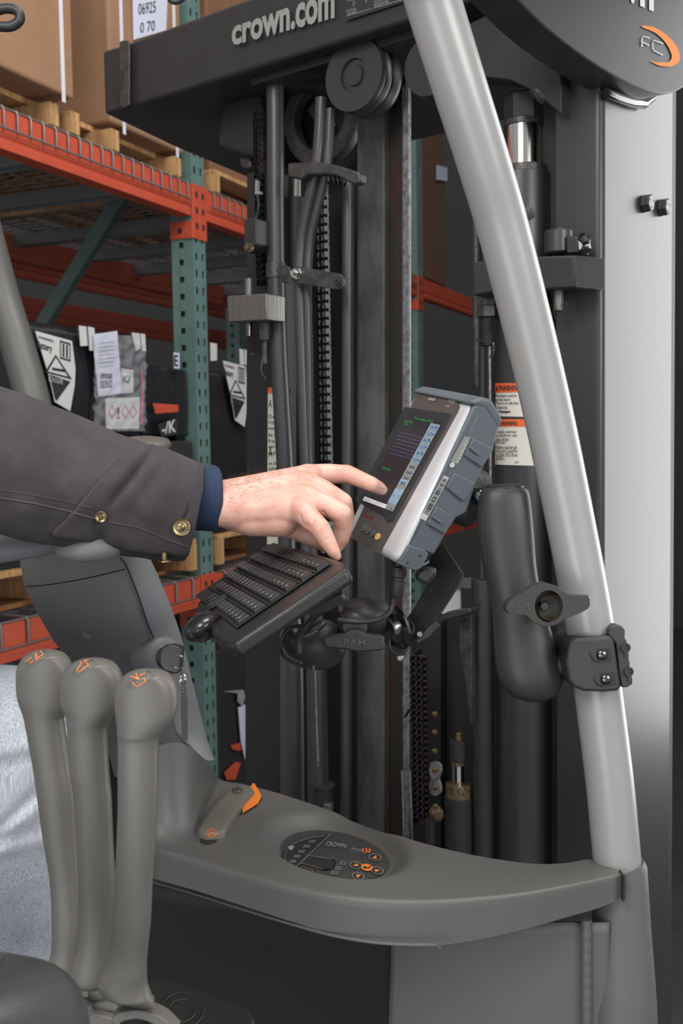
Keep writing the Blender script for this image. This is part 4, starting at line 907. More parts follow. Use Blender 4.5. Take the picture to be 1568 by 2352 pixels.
# ignition boss and switch
bo_ = W(378, 1508, 1.29); bd_ = (CP-bo_).normalized()+RT*.55; bd_.normalize()
g = G(); g.lathe(bo_-bd_*.012, bd_, [(-.02, .030), (0, .0275), (.008, .0245), (.013, .0215), (.015, .019), (.015, 0)], 48); g.mk('ignition_boss', col_m, truck, smooth=60)
g = G(); c = W(386, 1511, 1.262); g.lathe(c-bd_*.006, bd_, [(0, .0135), (.010, .0135), (.0115, .0125), (.0115, 0)], 36); ig = g.mk('ignition_switch', blks, truck, label='black round ignition switch')
g = G(); c = W(397, 1512, 1.245); g.prism([W(x, y, 1.232) for x, y in ((374, 1484), (396, 1482), (417, 1489), (418, 1497), (412, 1545), (404, 1549), (374, 1541), (365, 1524), (366, 1498))], DV*.022); g.mk('switch_grip', blks, ig, bevel=.002)
# keys hanging from the switch
kt = empty('key_ring', W(414, 1515, 1.17), 'steel key ring with one dark key hanging from the ignition switch', 'keys')
g = G(); g.torus(W(411, 1520, 1.205), DV+RT*.3, .0076, .0005, 28, 6); g.mk('split_ring', chrome, kt)
g = G(); g.torus(W(409, 1521, 1.207), DV+RT*.45, .0076, .0005, 28, 6); g.mk('split_ring', chrome, kt)
for k in range(2): g = G(); g.torus(W(419.5, 1556+k*3, 1.17), RT*.9+DV*(.4+.2*k), .0075, .0005, 28, 6); g.mk('split_ring', chrome, kt)
g = G(); g.torus(W(420, 1582, 1.17), DV, .0022, .0006, 16, 6); g.mk('key_eye', steel, kt)
g = G(); g.prism([W(x, y, 1.168) for x, y in ((416, 1592), (424, 1590), (425, 1578), (428, 1578), (427, 1600), (430, 1608), (430, 1702), (424, 1700), (417, 1690), (415, 1610))], DV*.0022); g.mk('key_blade', blks, kt, bevel=.0003)

# ---- hydraulic levers
def lever(rowsL, d, label, sym):
    rings = []; n = 36
    rr_ = rowsL
    fine = cr([(y, a, b) for y, a, b in rr_], 5)
    for k, p in enumerate(fine):
        y, xl, xr = p.x, p.y, p.z; hw = (xr-xl)/2*d/FPX; c = W((xl+xr)/2, y, d)
        kk = smooth((y-rr_[6][0])/70); th = min(hw, .0155)*(1-kk)+min(hw*.85, .0135)*kk
        dh = V((DV.x, DV.y, 0)).normalized(); rings.append([c+RT*hw*(abs(math.cos(a))**.85*(1 if math.cos(a) > 0 else -1))+dh*th*(abs(math.sin(a))**.85*(1 if math.sin(a) > 0 else -1)) for a in [2*PI*j/n for j in range(n)]])
    g = G(); g.loft(rings); lv = g.mk('control_lever', lev, truck, smooth=70, label=label); bvx = g.bvh()
    cx, cy, s, strokes = sym
    fn = lambda x, y: hit(bvx, x, y, .0009) or W(x, y, d)
    q = [(cx-30*s, cy+14*s), (cx+22*s, cy-18*s), (cx+32*s, cy-4*s), (cx-20*s, cy+24*s)]
    h = G(); stroke(h, q+[q[0]], 1.2, fn); h.mk('badge_outline', dash_m, lv, smooth=0)
    h = G()
    for st_ in strokes: stroke(h, [(cx+a*s, cy+b*s) for a, b in st_], 2.0, fn)
    h.mk('lever_symbol', org, lv, smooth=0); return lv
head = lambda cx, top, hw, bl, br: [(top, cx-.18*hw, cx+.18*hw), (top+4, cx-.45*hw, cx+.45*hw), (top+13, cx-.70*hw, cx+.72*hw), (top+28, cx-.88*hw, cx+.9*hw), (top+50, cx-.99*hw, cx+.99*hw), (top+78, cx-hw, cx+hw), (top+105, cx-.97*hw, cx+.93*hw), (top+128, bl[0], br[0]), (top+145, bl[1], br[1]), (top+165, bl[2], br[2])]
lever(head(103, 1493, 65, (47, 53, 58), (158, 150, 147)) + [(1750, 75, 160), (1810, 84, 171), (1920, 99, 176), (2020, 115, 182), (2115, 120, 188), (2175, 119, 183), (2200, 114, 180), (2222, 107, 178), (2236, 108, 175), (2246, 120, 165)], .90, 'leftmost grey lever, its head badged with an orange bracket sign', (85, 1510, .85, [[(-28, 12), (-14, 2)], [(-18, 14), (-8, 8)], [(2, 0), (-4, -10)], [(0, 6), (16, -6), (10, -14)], [(0, 6), (-4, -4)]]))
lever(head(211, 1513, 71, (151, 153, 155), (262, 251, 246)) + [(1775, 161, 250), (1830, 170, 255), (1930, 176, 259), (2021, 180, 263), (2116, 182, 259), (2175, 178, 254), (2215, 166, 252), (2240, 161, 251), (2255, 163, 248), (2264, 178, 240)], .84, 'middle grey lever, its head badged with an orange angled line', (193, 1531, .9, [[(-18, 12), (-6, -6), (-10, -10)], [(-14, 14), (12, -2), (0, -12), (10, -14)]]))
lever(head(336, 1538, 72, (269, 270, 271), (388, 372, 364)) + [(1790, 271, 363), (1850, 271, 361), (1940, 268, 356), (2021, 264, 350), (2116, 259, 346), (2175, 254, 340), (2215, 245, 337), (2245, 231, 337), (2262, 226, 339), (2282, 240, 345), (2300, 290, 352), (2314, 338, 356)], .79, 'rightmost and nearest grey lever, its head badged with an orange fork sign', (322, 1558, .95, [[(-22, -2), (-2, 2)], [(-10, -10), (-6, 2)], [(-18, 8), (-8, 20)], [(-8, 20), (14, 6), (10, 2)], [(0, -4), (12, -10)]]))
# lever console
con = G(); con.prism([W(x, y, .835) for x, y in ((160, 2312), (185, 2306), (207, 2318), (210, 2330), (262, 2342), (268, 2370), (300, 2420), (100, 2420))], DV*.012); con.mk('lever_console', lev, truck, bevel=.004)
def arch(pts, wv, name='lever_guard'):
    g = G(); c = cr([W(*p) for p in pts], 6); rings = []
    for i, p in enumerate(c):
        t = (c[min(i+1, len(c)-1)]-c[max(i-1, 0)]).normalized(); n_ = DV.cross(t).normalized(); rings.append([p-n_*.0035, p+n_*.0035, p+n_*.0035+DV*wv, p-n_*.0035+DV*wv])
    g.loft(rings); g.mk(name, lev, truck, smooth=60, bevel=.0015)
arch([(262, 2352, .79), (272, 2340, .79), (292, 2333, .79), (318, 2331, .79), (345, 2338, .79), (372, 2352, .79), (400, 2380, .79)], .018)
arch([(204, 2335, .845), (208, 2320, .845), (228, 2313, .845), (256, 2312, .845), (285, 2325, .845)], .018)
arch([(146, 2292, .90), (158, 2283, .90), (180, 2279, .90), (205, 2284, .90)], .015)
for x0, x1, y0, y1, d in ((268, 350, 2290, 2330, .80), (200, 250, 2250, 2310, .85), (145, 180, 2235, 2290, .91)):
    g = G(); g.prism([W(x0, y0, d), W(x1, y0+10, d), W(x1, y1, d), W(x0, y1, d)], DV*.012); g.mk('lever_stem', lev, truck, smooth=0, bevel=.002)
# armrest, bottom left
g = G(); rings = []
for k in range(17):
    t = k/16; e = t*2-1; prof = (1-abs(e)**4)**.25 if abs(e) < 1 else .02
    c = W(-60, 2468, .62)+UP*(e*.045); rings.append([c+(RT*.0585*math.copysign(abs(math.cos(a))**.55, math.cos(a))+V((DV.x, DV.y, 0))*.085*math.copysign(abs(math.sin(a))**.55, math.sin(a)))*max(prof, .05) - UP*.018*math.cos(a) for a in [2*PI*j/40 for j in range(40)]])
g.loft(rings); g.mk('armrest', leather, truck, smooth=70, label='black vinyl armrest at the bottom left corner')
# ================= vehicle terminal =================
def polar(poly, c, n):
    out = []
    for k in range(n):
        a = 2*PI*k/n; dx, dy = math.cos(a), math.sin(a); best = None
        for (x0, y0), (x1, y1) in zip(poly, poly[1:]+poly[:1]):
            ex, ey = x1-x0, y1-y0; den = dx*ey-dy*ex
            if abs(den) < 1e-9: continue
            t = ((x0-c[0])*ey-(y0-c[1])*ex)/den; u = ((x0-c[0])*dy-(y0-c[1])*dx)/den
            if t > 0 and -1e-6 <= u <= 1+1e-6 and (best is None or t > best): best = t
        out.append((c[0]+dx*best, c[1]+dy*best))
    return out
tTR = W(1088, 925, 1.11); tBR = W(898, 1290, 1.16); tTL = W(951, 898, 1.24); tBL = tBR+tTL-tTR
tex = (tTL-tTR); tn = (tTL-tTR).cross(tBR-tTR).normalized()
if tn.dot(CP-tTR) < 0: tn = -tn
ts = (tBR-tTR).cross(tn).normalized()
if ts.dot(CP-tTR) < 0: ts = -ts
term = empty('vehicle_terminal', tBR, 'tilted vehicle-mounted terminal with a lit touch screen in a silver frame', 'computer')
def TS(x, y, off=0): return PL(x, y, tTR+ts*off, ts)
def TF(x, y, off=0): return PL(x, y, tTR+tn*off, tn)
def tquad(q, off): return lambda u, v: TF(*bil(q, u, v)[:2], off)
# front shell
g = G(); q = [tTR, tBR, tBL, tTL]; g.prism(q, -tn*.022); g.mk('front_shell', [alu], term, bevel=.010, bseg=6, label='silver front frame')
mid = (tTR+tBR+tTL+tBL)/4
g = G(); g.prism([TF(x, y, .0002) for x, y in ((957, 905), (1050, 923), (1056, 934), (1052, 946), (874, 1268), (864, 1270), (810, 1236), (808, 1226))], tn*.0006); g.mk('front_face', tface, term, smooth=0)
g = G(); g.prism([p.lerp(mid, .02)-tn*.0223 for p in q], -tn*.004); g.mk('gasket', tbez, term, smooth=0)
bp = [(932, 935), (1037, 951), (1030, 968), (903, 1197), (890, 1200), (882, 1186), (818, 1150), (826, 1130)]
g = G(); g.prism([TF(x, y, .0006) for x, y in bp], tn*.0016); g.mk('screen_bezel', tbez, term, smooth=0, bevel=.001)
SQ = [(934, 952), (1014.7, 970), (901.7, 1175), (832.8, 1149)]
g = G(); quad_fn(g, tquad(SQ, .0026)); sc = g.mk('touch_screen', scr, term, smooth=0, label='lit touch screen with violet lines and pale blue keys')
def S(u, v): return bil(SQ, u, v)
def sq(u0, v0, u1, v1): return [tuple(S(u0, v0)[:2]), tuple(S(u1, v0)[:2]), tuple(S(u1, v1)[:2]), tuple(S(u0, v1)[:2])]
def sp_(m, u0, v0, u1, v1, nm='screen_graphic', off=.0029): g = G(); quad_fn(g, tquad(sq(u0, v0, u1, v1), off)); return g.mk(nm, m, sc, smooth=0)
def st_t(s, u0, v0, u1, v1, m, off=.0032): g = G(); text_fn(g, s, tquad(sq(u0, v0, u1, v1), off)); return g.mk('screen_text', m, sc, smooth=0)
sp_(sgrey, .73, .03, 1, 1); sp_(swhite, .0, .955, 1, 1)
for k in range(6): sp_(sblue, .74, .04+k*.073, .99, .04+k*.073+.058, off=.003)
sp_(sblue, .74, .66, .99, .72, off=.003); sp_(sblue, .72, .77, .86, .93, off=.003); sp_(sblue, .87, .76, .99, .93, off=.003)
for k in range(6): st_t('1234' if k % 2 else '5678', .76, .05+k*.073, .97, .05+k*.073+.038, sdark)
for k in range(6):
    for j in range(3): sp_(sdark, .80+j*.06, .04+k*.073, .804+j*.06, .04+k*.073+.058, off=.0033)
for k, t in enumerate(('000', '666', 'OAG', '6')): st_t(t, .78, .50+k*.062, .94, .532+k*.062, sdark)
st_t('+11+', .76, .675, .96, .705, sdark); st_t('K', .77, .83, .81, .86, sdark); st_t('T', .91, .83, .95, .86, sdark); st_t('HOST  1', .03, .968, .25, .99, sdark); st_t('OK', .86, .968, .97, .99, sdark)
st_t('Frontlist Pick', .24, .0, .78, .03, sgreen); st_t('Scan SKU:', .03, .055, .27, .08, sgreen); st_t('LOC:', .05, .09, .2, .112, sgreen); st_t('PT:RUN MODE', .06, .60, .33, .625, sgreen)
for k in range(7): sp_(sviol, .05, .20+k*.0395, .72, .2028+k*.0395)
g = G(); quad_fn(g, tquad([(985, 913), (1001, 915), (998, 921), (982, 919)], .0016)); g.mk('indicator', gryt, term, smooth=0)
for t, qd, m in (('THOR', [(1030, 917), (1046, 920), (1041, 929), (1026, 925)], gryt), ('VM1', [(1024, 929), (1034, 931), (1031, 937), (1021, 935)], gryt), ('Honeywell', [(836, 1177), (858, 1187), (851, 1196), (830, 1186)], redl)):
    g = G(); text_fn(g, t, tquad(qd, .0012), .02); g.mk('lettering', m, term, smooth=0)
for (x, y), m in zip(((837, 1213), (845.5, 1219.5), (856.5, 1226), (868, 1233)), (gbut, gbut, gbut, amber)):
    g = G(); o = [TF(x+5*math.cos(a)+2.8*math.sin(a), y-8*math.sin(a)+1.5*math.cos(a), .0008) for a in [2*PI*k/20 for k in range(20)]]; g.prism(o, tn*.0014); g.mk('front_button', m, term, bevel=.0004)
# rear body: side profile picked on the plane of its near side, extruded across the width
back_ = [(1086, 937), (1108, 916), (1112, 922), (1152, 966), (1144, 989), (1133, 1032), (1107, 1077), (1092, 1116), (1072, 1178), (1048, 1190), (1022, 1230), (997, 1275), (960, 1262), (912, 1294)]
g = G(); g.prism([TS(x, y)-tn*.0 for x, y in back_], tex*.97); g.mk('rear_housing', tbody, term, bevel=.0025, label='dark grey ribbed rear housing')
capp = [(1078, 925), (1106, 911), (1131, 918), (1156, 963), (1146, 990), (1128, 960), (1112, 938), (1096, 934)]
g = G(); g.prism([TS(x, y, .001) for x, y in capp], tex*.99); g.mk('top_cap', tbody, term, bevel=.004, bseg=3)
for pad in ([(1087, 1007), (1134, 1031), (1108, 1075), (1067, 1047)], [(1044, 1086), (1090, 1110), (1078, 1138), (1064, 1153), (1025, 1120)], [(1003, 1163), (1046, 1188), (1022, 1228), (981, 1204)]):
    g = G(); g.prism([TS(x, y, .0035) for x, y in pad], -ts*.006); g.mk('grip_rib', tbody, term, bevel=.0012)
for a, b in (((1078, 1026), (1098, 1042)), ((991, 1184), (1012, 1199))):
    g = G(); g.tube([TS(*a, .004), TS(*b, .004)], .0022, 10); g.mk('grip_nub', tbody, term)
fb = [(940, 1253), (975, 1264), (984, 1274), (972, 1300), (962, 1309), (950, 1311), (914, 1296)]
g = G(); g.prism([TS(x, y, .004) for x, y in fb], -ts*.012); br = g.mk('foot_bracket', tbody, term, bevel=.0012)
for x, y in ((936, 1293), (964, 1276)): g = G(); g.lathe(TS(x, y, .0042), ts, [(0, .0014), (.0006, .0014), (.0004, .0008), (0, 0)], 12); g.mk('bracket_screw', brass, br)
def tside(qd, off): return lambda u, v: TS(*bil(qd, u, v)[:2], off)
g = G(); quad_fn(g, tside([(1067, 1001), (1081, 1005), (1050, 1066), (1034, 1060)], .0008)); l1 = g.mk('side_label', tface if 0 else gryt, term, smooth=0, label='pale label strip of symbols')
g = G(); text_fn(g, '54 68 20 28 28 95 27', tside([(1046, 1062), (1071, 1010), (1078, 1013), (1053, 1064)], .0012), .02); g.mk('label_print', wht, l1, smooth=0)
g = G(); c = TS(1038, 1068, .0008); g.lathe(c, ts, [(0, .0030), (.0003, .0030), (.0003, 0)], 20); g.mk('round_mark', wht, l1)
g = G(); quad_fn(g, tside([(1019, 1092), (1031, 1097), (978, 1197), (964, 1190)], .0008)); l2 = g.mk('barcode_label', wht, term, smooth=0, label='white barcode strip')
random.seed(9); g = G(); v_ = .04
while v_ < .86:
    w_ = random.choice((.004, .007, .012)); quad_fn(g, tside([(1019, 1092), (1031, 1097), (978, 1197), (964, 1190)], .0012), .12, v_, .9, v_+w_); v_ += w_+random.choice((.006, .01, .014))
g.mk('barcode_lines', inkb, l2, smooth=0, kind='stuff')
# mounting disc behind
md = TS(1072, 1140, -.05)
g = G(); g.lathe(md, -tn+ts*.1, [(-.01, 0), (-.01, .034), (.010, .034), (.013, .030), (.013, 0)], 40); g.mk('mounting_disc', steel, term)
g = G(); g.tube([TS(1080, 1135, -.035), W(1102, 1142, 1.17), W(1125, 1165, 1.17)], [.010, .009, .012], 16); g.mk('ball_stud', dchrome, term)
# ================= mounting arm on the pillar =================
arm = empty('mounting_arm', W(1215, 1530, 1.16), 'large black double-socket mounting arm with a winged knob, clamped to the pillar', 'mount')
rw = [(1117, 1138, 1188), (1121, 1115, 1206), (1133, 1102, 1214), (1160, 1096, 1218), (1200, 1095, 1222), (1250, 1101, 1226), (1300, 1109, 1230), (1350, 1121, 1238), (1395, 1129, 1250), (1440, 1132, 1262), (1480, 1134, 1273), (1530, 1139, 1287), (1560, 1146, 1291), (1585, 1160, 1284), (1600, 1178, 1266), (1610, 1203, 1242)]
rings = []
for p in cr([(y, a, b) for y, a, b in rw], 4):
    d = 1.165; hw = (p.z-p.y)/2*d/FPX; c = W((p.y+p.z)/2, p.x, d); th = hw*.85
    rings.append([c+RT*hw*math.copysign(abs(math.cos(a))**.8, math.cos(a))+DV*th*math.copysign(abs(math.sin(a))**.8, math.sin(a)) for a in [2*PI*k/40 for k in range(40)]])
g = G(); g.loft(rings); g.mk('socket_arm', ram, arm, smooth=70); abv = g.bvh()
w_ = [hit(abv, p.x, p.y, 0) for p in cr([(1106, 1170, 0), (1110, 1240, 0), (1121, 1330, 0), (1134, 1400, 0), (1139, 1480, 0), (1148, 1560, 0)], 6)]
w_ = [p for p in w_ if p is not None]
if len(w_) > 3: g = G(); g.tube(w_, .0009, 6); g.mk('arm_seam', blkd, arm)
g = G(); g.lathe(W(1160, 1122, 1.165), UP, [(-.008, .021), (.003, .0205), (.0045, .017), (.0045, 0)], 32); g.mk('socket_rim', rub, arm)
out = [(1160, 1393), (1165, 1380), (1195, 1362), (1225, 1343), (1250, 1337), (1278, 1346), (1300, 1362), (1320, 1368), (1352, 1366), (1358, 1378), (1355, 1397), (1330, 1410), (1300, 1421), (1275, 1437), (1252, 1441), (1225, 1430), (1203, 1412), (1170, 1411), (1160, 1405)]
kc_ = (1260, 1393); N_ = 72; po = polar(out, kc_, N_)
pi_ = [(kc_[0]+31*math.cos(2*PI*k/N_)*1.0, kc_[1]+36*math.sin(2*PI*k/N_)) for k in range(N_)]
def WD(p, d): return W(p[0], p[1], d)
kn = DV*1.0
f1 = [WD(p, 1.080) for p in po]; f2 = [WD(p, 1.080) for p in pi_]
r_ = [[p+DV*.016 for p in f1], [p+DV*.002 for p in f1], [p.lerp(WD(kc_, 1.08), .03) for p in f1], [p.lerp(WD(kc_, 1.08), -.04) for p in f2], [p+DV*.001 for p in f2], [p+DV*.016 for p in f2]]
r_.append(r_[0]); g = G(); g.loft(r_, caps=False); kn_ = g.mk('winged_knob', ram, arm, smooth=45, label='eye-shaped winged knob with a bolt in its hole')
g = G(); g.lathe(WD(kc_, 1.094), DV, [(-.012, .0138), (-.006, .0122), (.002, .0105), (.004, .006), (.004, .0)], 32, caps=False); g.mk('brass_insert', brass, kn_)
g = G(); g.lathe(WD((1248, 1391), 1.090), -DV, [(-.004, .0052), (.006, .0052), (.007, .0042), (.007, 0)], 6, .2); g.mk('hex_bolt', dchrome, kn_, smooth=0)
g = G(); g.lathe(WD((1245, 1392), 1.095), DV, [(0, .018), (.03, .018), (.03, 0)], 32); g.mk('knob_stem', ram, arm)
g = G(); text_fn(g, 'R-A-M', lambda u, v: WD(bil([(1171, 1388), (1214, 1386), (1214, 1399), (1171, 1402)], u, v), 1.0797), .02); g.mk('embossed_lettering', gryt if 0 else steel, kn_, smooth=0)
# pillar clamp
cl = empty('pillar_clamp', W(1375, 1525, 1.15), 'black two-piece clamp with four recessed bolts around the grey pillar', 'clamp')
c1 = [(1306, 1476), (1325, 1466), (1365, 1464), (1400, 1460), (1411, 1470), (1418, 1520), (1427, 1580), (1418, 1587), (1385, 1590), (1340, 1588), (1318, 1578), (1306, 1562), (1300, 1520)]
g = G(); g.prism([W(x, y, 1.112) for x, y in c1], DV*.082); cb1 = g.mk('clamp_half', cast, cl, bevel=.005, bseg=3)
c2_ = [(1396, 1458), (1400, 1442), (1413, 1434), (1428, 1438), (1436, 1447), (1435, 1466), (1440, 1472), (1442, 1500), (1447, 1525), (1446, 1540), (1453, 1560), (1453, 1571), (1440, 1579), (1428, 1580), (1421, 1540), (1415, 1478)]
g = G(); g.prism([W(x, y, 1.116) for x, y in c2_], DV*.075); cb2 = g.mk('clamp_half', cast, cl, bevel=.0035, bseg=3)
for x, y in ((1380, 1504), (1389, 1560)):
    g = G(); g.prism([W(x-14, y-14, 1.1115), W(x+22, y-16, 1.1115), W(x+26, y+14, 1.1115), W(x-8, y+18, 1.1115)], DV*.002); r__ = g.mk('bolt_recess', blkd, cb1, smooth=0)
    g = G(); g.prism([W(x-28, y-6, 1.1108), W(x-13, y-13, 1.1098), W(x-5, y+17, 1.1098), W(x-19, y+14, 1.1108)], DV*.006); g.mk('recess_ramp', cast, cb1, bevel=.001)
    g = G(); g.lathe(W(x+2, y, 1.111), -DV, [(0, .0052), (.003, .0048), (.0042, .003), (.0042, 0)], 18); g.mk('clamp_bolt', dchrome, cb1)
for x, y in ((1438, 1487), (1445, 1542)):
    g = G(); g.lathe(W(x-2, y, 1.1155), -DV, [(0, .005), (.003, .0048), (.003, .0030), (.001, .0030), (.001, 0)], 16); g.mk('clamp_nut', blks, cb2)
    g = G(); g.prism([W(x-6, y+9, 1.1155), W(x+4, y+8, 1.1155), W(x+5, y+22, 1.1155), W(x-3, y+24, 1.1155)], -DV*.0015); g.mk('recess_ramp', cast, cb2, smooth=0)
g = G(); a = W(1268, 1530, 1.16); b = W(1322, 1527, 1.15); g.lathe(a, b-a, [(0, .017), (.008, .0125), (.016, .0115), (.022, .015), (.028, .02), (.028, 0)], 32); g.mk('ball_neck', cast, cl)
# ================= keyboard =================
kB = W(768, 1291, 1.03); kC = W(540, 1447, 1.0); kA = W(627, 1250, 1.30); kD = kA+kC-kB
kn2 = (kB-kA).cross(kC-kB).normalized()
if kn2.z < 0: kn2 = -kn2
def K(a, b, h=0): return kA+(kB-kA)*a+(kC-kB)*b+kn2*h
def KP(x, y, h=0): return PL(x, y, kA+kn2*h, kn2)
def kab(x, y):
    p = KP(x, y)-kA; u = kB-kA; w_ = kC-kB; uu, ww, uw = u.dot(u), w_.dot(w_), u.dot(w_); d = uu*ww-uw*uw
    return (p.dot(u)*ww-p.dot(w_)*uw)/d, (p.dot(w_)*uu-p.dot(u)*uw)/d
key_b = empty('keyboard', K(.5, .5, -.02), 'small rugged black keyboard with rows of glossy keys, tilted on a mount below the hand', 'keyboard')
ko = [(628, 1243), (700, 1262), (785, 1287), (796, 1303), (660, 1396), (534, 1480), (515, 1478), (486, 1458), (470, 1425), (448, 1400), (452, 1386), (476, 1362), (550, 1304)]
g = G(); g.prism([KP(x, y, -.001) for x, y in ko], -kn2*.016); kc_o = g.mk('case_top', kb, key_b, bevel=.0045, bseg=3)
g = G(); g.prism([KP(x, y, -.016) for x, y in [(640, 1260), (786, 1300), (796, 1312), (536, 1488), (480, 1460), (470, 1410)]], -kn2*.010); g.mk('case_bottom', blks, key_b, bevel=.003)
g = G(); g.tube([W(797, 1317, 1.028), W(664, 1412, 1.015), W(545, 1494, 1.003)], .0036, 10); g.mk('edge_rail', steell, key_b, smooth=60)
# recessed well under the keys
g = G(); g.add([K(-.0, .02, .0006), K(1.0, .02, .0006), K(1.0, .98, .0006), K(-.0, .98, .0006)], [(0, 1, 2, 3)]); g.mk('key_well', blkd, key_b, smooth=0)
kw = (kB-kA)/15.2; kh = (kC-kB)/6.2
kh_ = None; cnt = 0; pr = G()
for r in range(6):
    n = 15 if r < 5 else 11
    for c in range(n):
        if r == 5 and c < 0: continue
        a = .035+(c+(15-n))*.0645; b = .045+r*.158
        if r == 4 and c < 2: continue
        ctr = K(a+.0245, b+.055, .0028)
        if kh_ is None:
            g = G(); x = (kB-kA)*.0255; y = (kC-kB)*.056
            g.loft([[ctr-kn2*.0024+x*s+y*t for s, t in ((-1, -1), (1, -1), (1, 1), (-1, 1))], [ctr+kn2*.0010+x*s+y*t for s, t in ((-.95, -.95), (.95, -.95), (.95, .95), (-.95, .95))], [ctr+kn2*.0022+x*s+y*t for s, t in ((-.72, -.8), (.72, -.8), (.72, .8), (-.72, .8))]])
            kh_ = g.mk('key', key_m, key_b, smooth=0, bevel=.0005); k0 = WL[kh_.name]; kc0 = ctr
        else: again(kh_, k0+(ctr-kc0), key_b)
        if c > n-5:
            o = ctr+kn2*.0025; random.seed(r*20+c)
            for j in range(1):
                u = (kB-kA)*.007; v_ = (kC-kB)*random.uniform(.006, .014); oo = o+(kC-kB)*(.018-.03*j); pr.add([oo-u-v_, oo+u-v_, oo+u+v_, oo-u+v_], [(0, 1, 2, 3)])
pr.mk('key_print', gryt, key_b, smooth=0, kind='stuff')
for r in range(5):
    g = G(); b = .045+r*.158+.108; g.prism([K(.03, b+.020, .0008), K(.99, b+.020, .0008), K(.99, b+.034, .0008), K(.03, b+.034, .0008)], kn2*.0012); g.mk('row_divider', stain2, key_b, smooth=0)
g = G(); pad = KP(500, 1384, .002); g.lathe(pad, kn2, [(0, .013), (.003, .012), (.0035, 0)], 28); g.mk('pointer_pad', tbez, key_b)
g = G(); c = W(466, 1440, 1.09); rr = []
for i in range(13):
    th = -PI/2+PI*i/12; rr.append([c+RT*.0185*math.cos(th)*math.cos(p)+(UP*.0165)*math.sin(th)*1.0+RT*.006*math.sin(th)+DV*.03*math.cos(th)*math.sin(p) for p in [2*PI*k/24 for k in range(24)]])
g.loft(rr); g.mk('corner_bumper', key_m, key_b, smooth=70)
g = G(); g.prism([KP(x, y, -.024) for x, y in ((700, 1345), (782, 1310), (786, 1360), (700, 1400))], -kn2*.012); g.mk('mount_block', blks, key_b, bevel=.003)
# keyboard bracket and second arm
sm = empty('keyboard_mount', W(820, 1450, 1.22), 'small black ball-and-socket mount with a wing handle, behind the keyboard', 'mount')
bp_ = [(1000, 1262), (1016, 1250), (1063, 1320), (1060, 1332), (1014, 1404), (990, 1430), (916, 1510), (900, 1506), (890, 1480), (910, 1450), (950, 1400), (985, 1335), (975, 1300)]
g = G(); g.prism([W(x, y, 1.27-.0003*(x-900)) for x, y in bp_], DV*.004); bk2 = g.mk('bracket_plate', blks, sm, bevel=.001, label='bent black bracket plate with bright edge')
g = G(); g.tube([W(x, y, 1.27-.0003*(x-900)) for x, y in ((1016, 1250), (1063, 1319), (1060, 1333), (1015, 1403), (990, 1429), (917, 1509))], .0013, 8); g.mk('plate_edge', steel, bk2)
for i in range(8): x, y = 985+i*5, 1352+i*3.4; g = G(); g.tube([W(x, y-9, 1.243), W(x+6, y+9, 1.243)], .0012, 6); g.mk('plate_rib', blks, bk2)
g = G(); g.prism([W(x, y, 1.243) for x, y in ((1000, 1425), (1010, 1438), (985, 1465), (958, 1480), (955, 1470))], DV*.006); g.mk('bracket_tab', blks, bk2, bevel=.001)
def blob(name, px, py, d, rx, ry, rz_, m, par, tilt=0):
    g = G(); c = W(px, py, d); rr = []
    for i in range(17):
        th = -PI/2+PI*i/16; ring = []
        for k in range(32):
            p = 2*PI*k/32; x = rx*math.cos(th)*math.cos(p); z = ry*math.sin(th); x, z = x*math.cos(tilt)-z*math.sin(tilt), x*math.sin(tilt)+z*math.cos(tilt)
            ring.append(c+RT*x+UP*z+DV*rz_*math.cos(th)*math.sin(p))
        rr.append(ring)
    g.loft(rr); return g.mk(name, m, par, smooth=80)
blob('socket_ball', 735, 1480, 1.24, .031, .030, .03, ram, sm); blob('socket_arm', 846, 1416, 1.25, .034, .023, .03, ram, sm, -.15)
blob('socket_ball', 680, 1475, 1.26, .016, .022, .02, rub, sm, .4)
hp_ = [(742, 1462), (790, 1455), (808, 1447), (825, 1448), (842, 1456), (878, 1459), (883, 1466), (881, 1492), (870, 1495), (822, 1498), (795, 1492), (750, 1488), (743, 1480)]
g = G(); g.prism([W(x, y, 1.185) for x, y in hp_], DV*.016); hd = g.mk('wing_handle', cast, sm, bevel=.002, label='black wing handle with embossed letters')
g = G(); text_fn(g, 'RAM.', lambda u, v: WD(bil([(790, 1466), (846, 1469), (845, 1484), (789, 1481)], u, v), 1.1838), .03); g.mk('embossed_lettering', steel, hd, smooth=0)
g = G(); g.lathe(W(812, 1440, 1.20), DV, [(-.004, .012), (0, .0155), (.03, .017), (.03, 0)], 28); g.mk('handle_boss', ram, sm)
g = G(); g.lathe(W(893, 1447, 1.235), RT*.8+UP*.25+DV*.5, [(-.004, 0), (-.004, .018), (0, .0195), (.006, .0195), (.009, .026), (.012, .027), (.013, 0)], 36); g.mk('steel_washer', dchrome, sm)
for x, y, r in ((915, 1478, .012), (934, 1442, .009), (918, 1460, .006)):
    g = G(); g.torus(W(x, y, 1.235), RT*.5-DV+UP*.2, r, .0022, 28, 8); g.mk('bracket_ring', rub, sm)
g = G(); g.lathe(W(963, 1456, 1.235), -DV, [(0, .004), (.003, .003), (.003, 0)], 10); g.mk('plate_screw', chrome, sm); g = G(); g.lathe(W(918, 1511, 1.235), -DV, [(0, .0042), (.003, .003), (.003, 0)], 10); g.mk('plate_screw', chrome, sm)
for x, y in ((728, 1440), (712, 1456)): blob('tension_lug', x, y, 1.19, .012, .005, .006, blks, sm, .5)
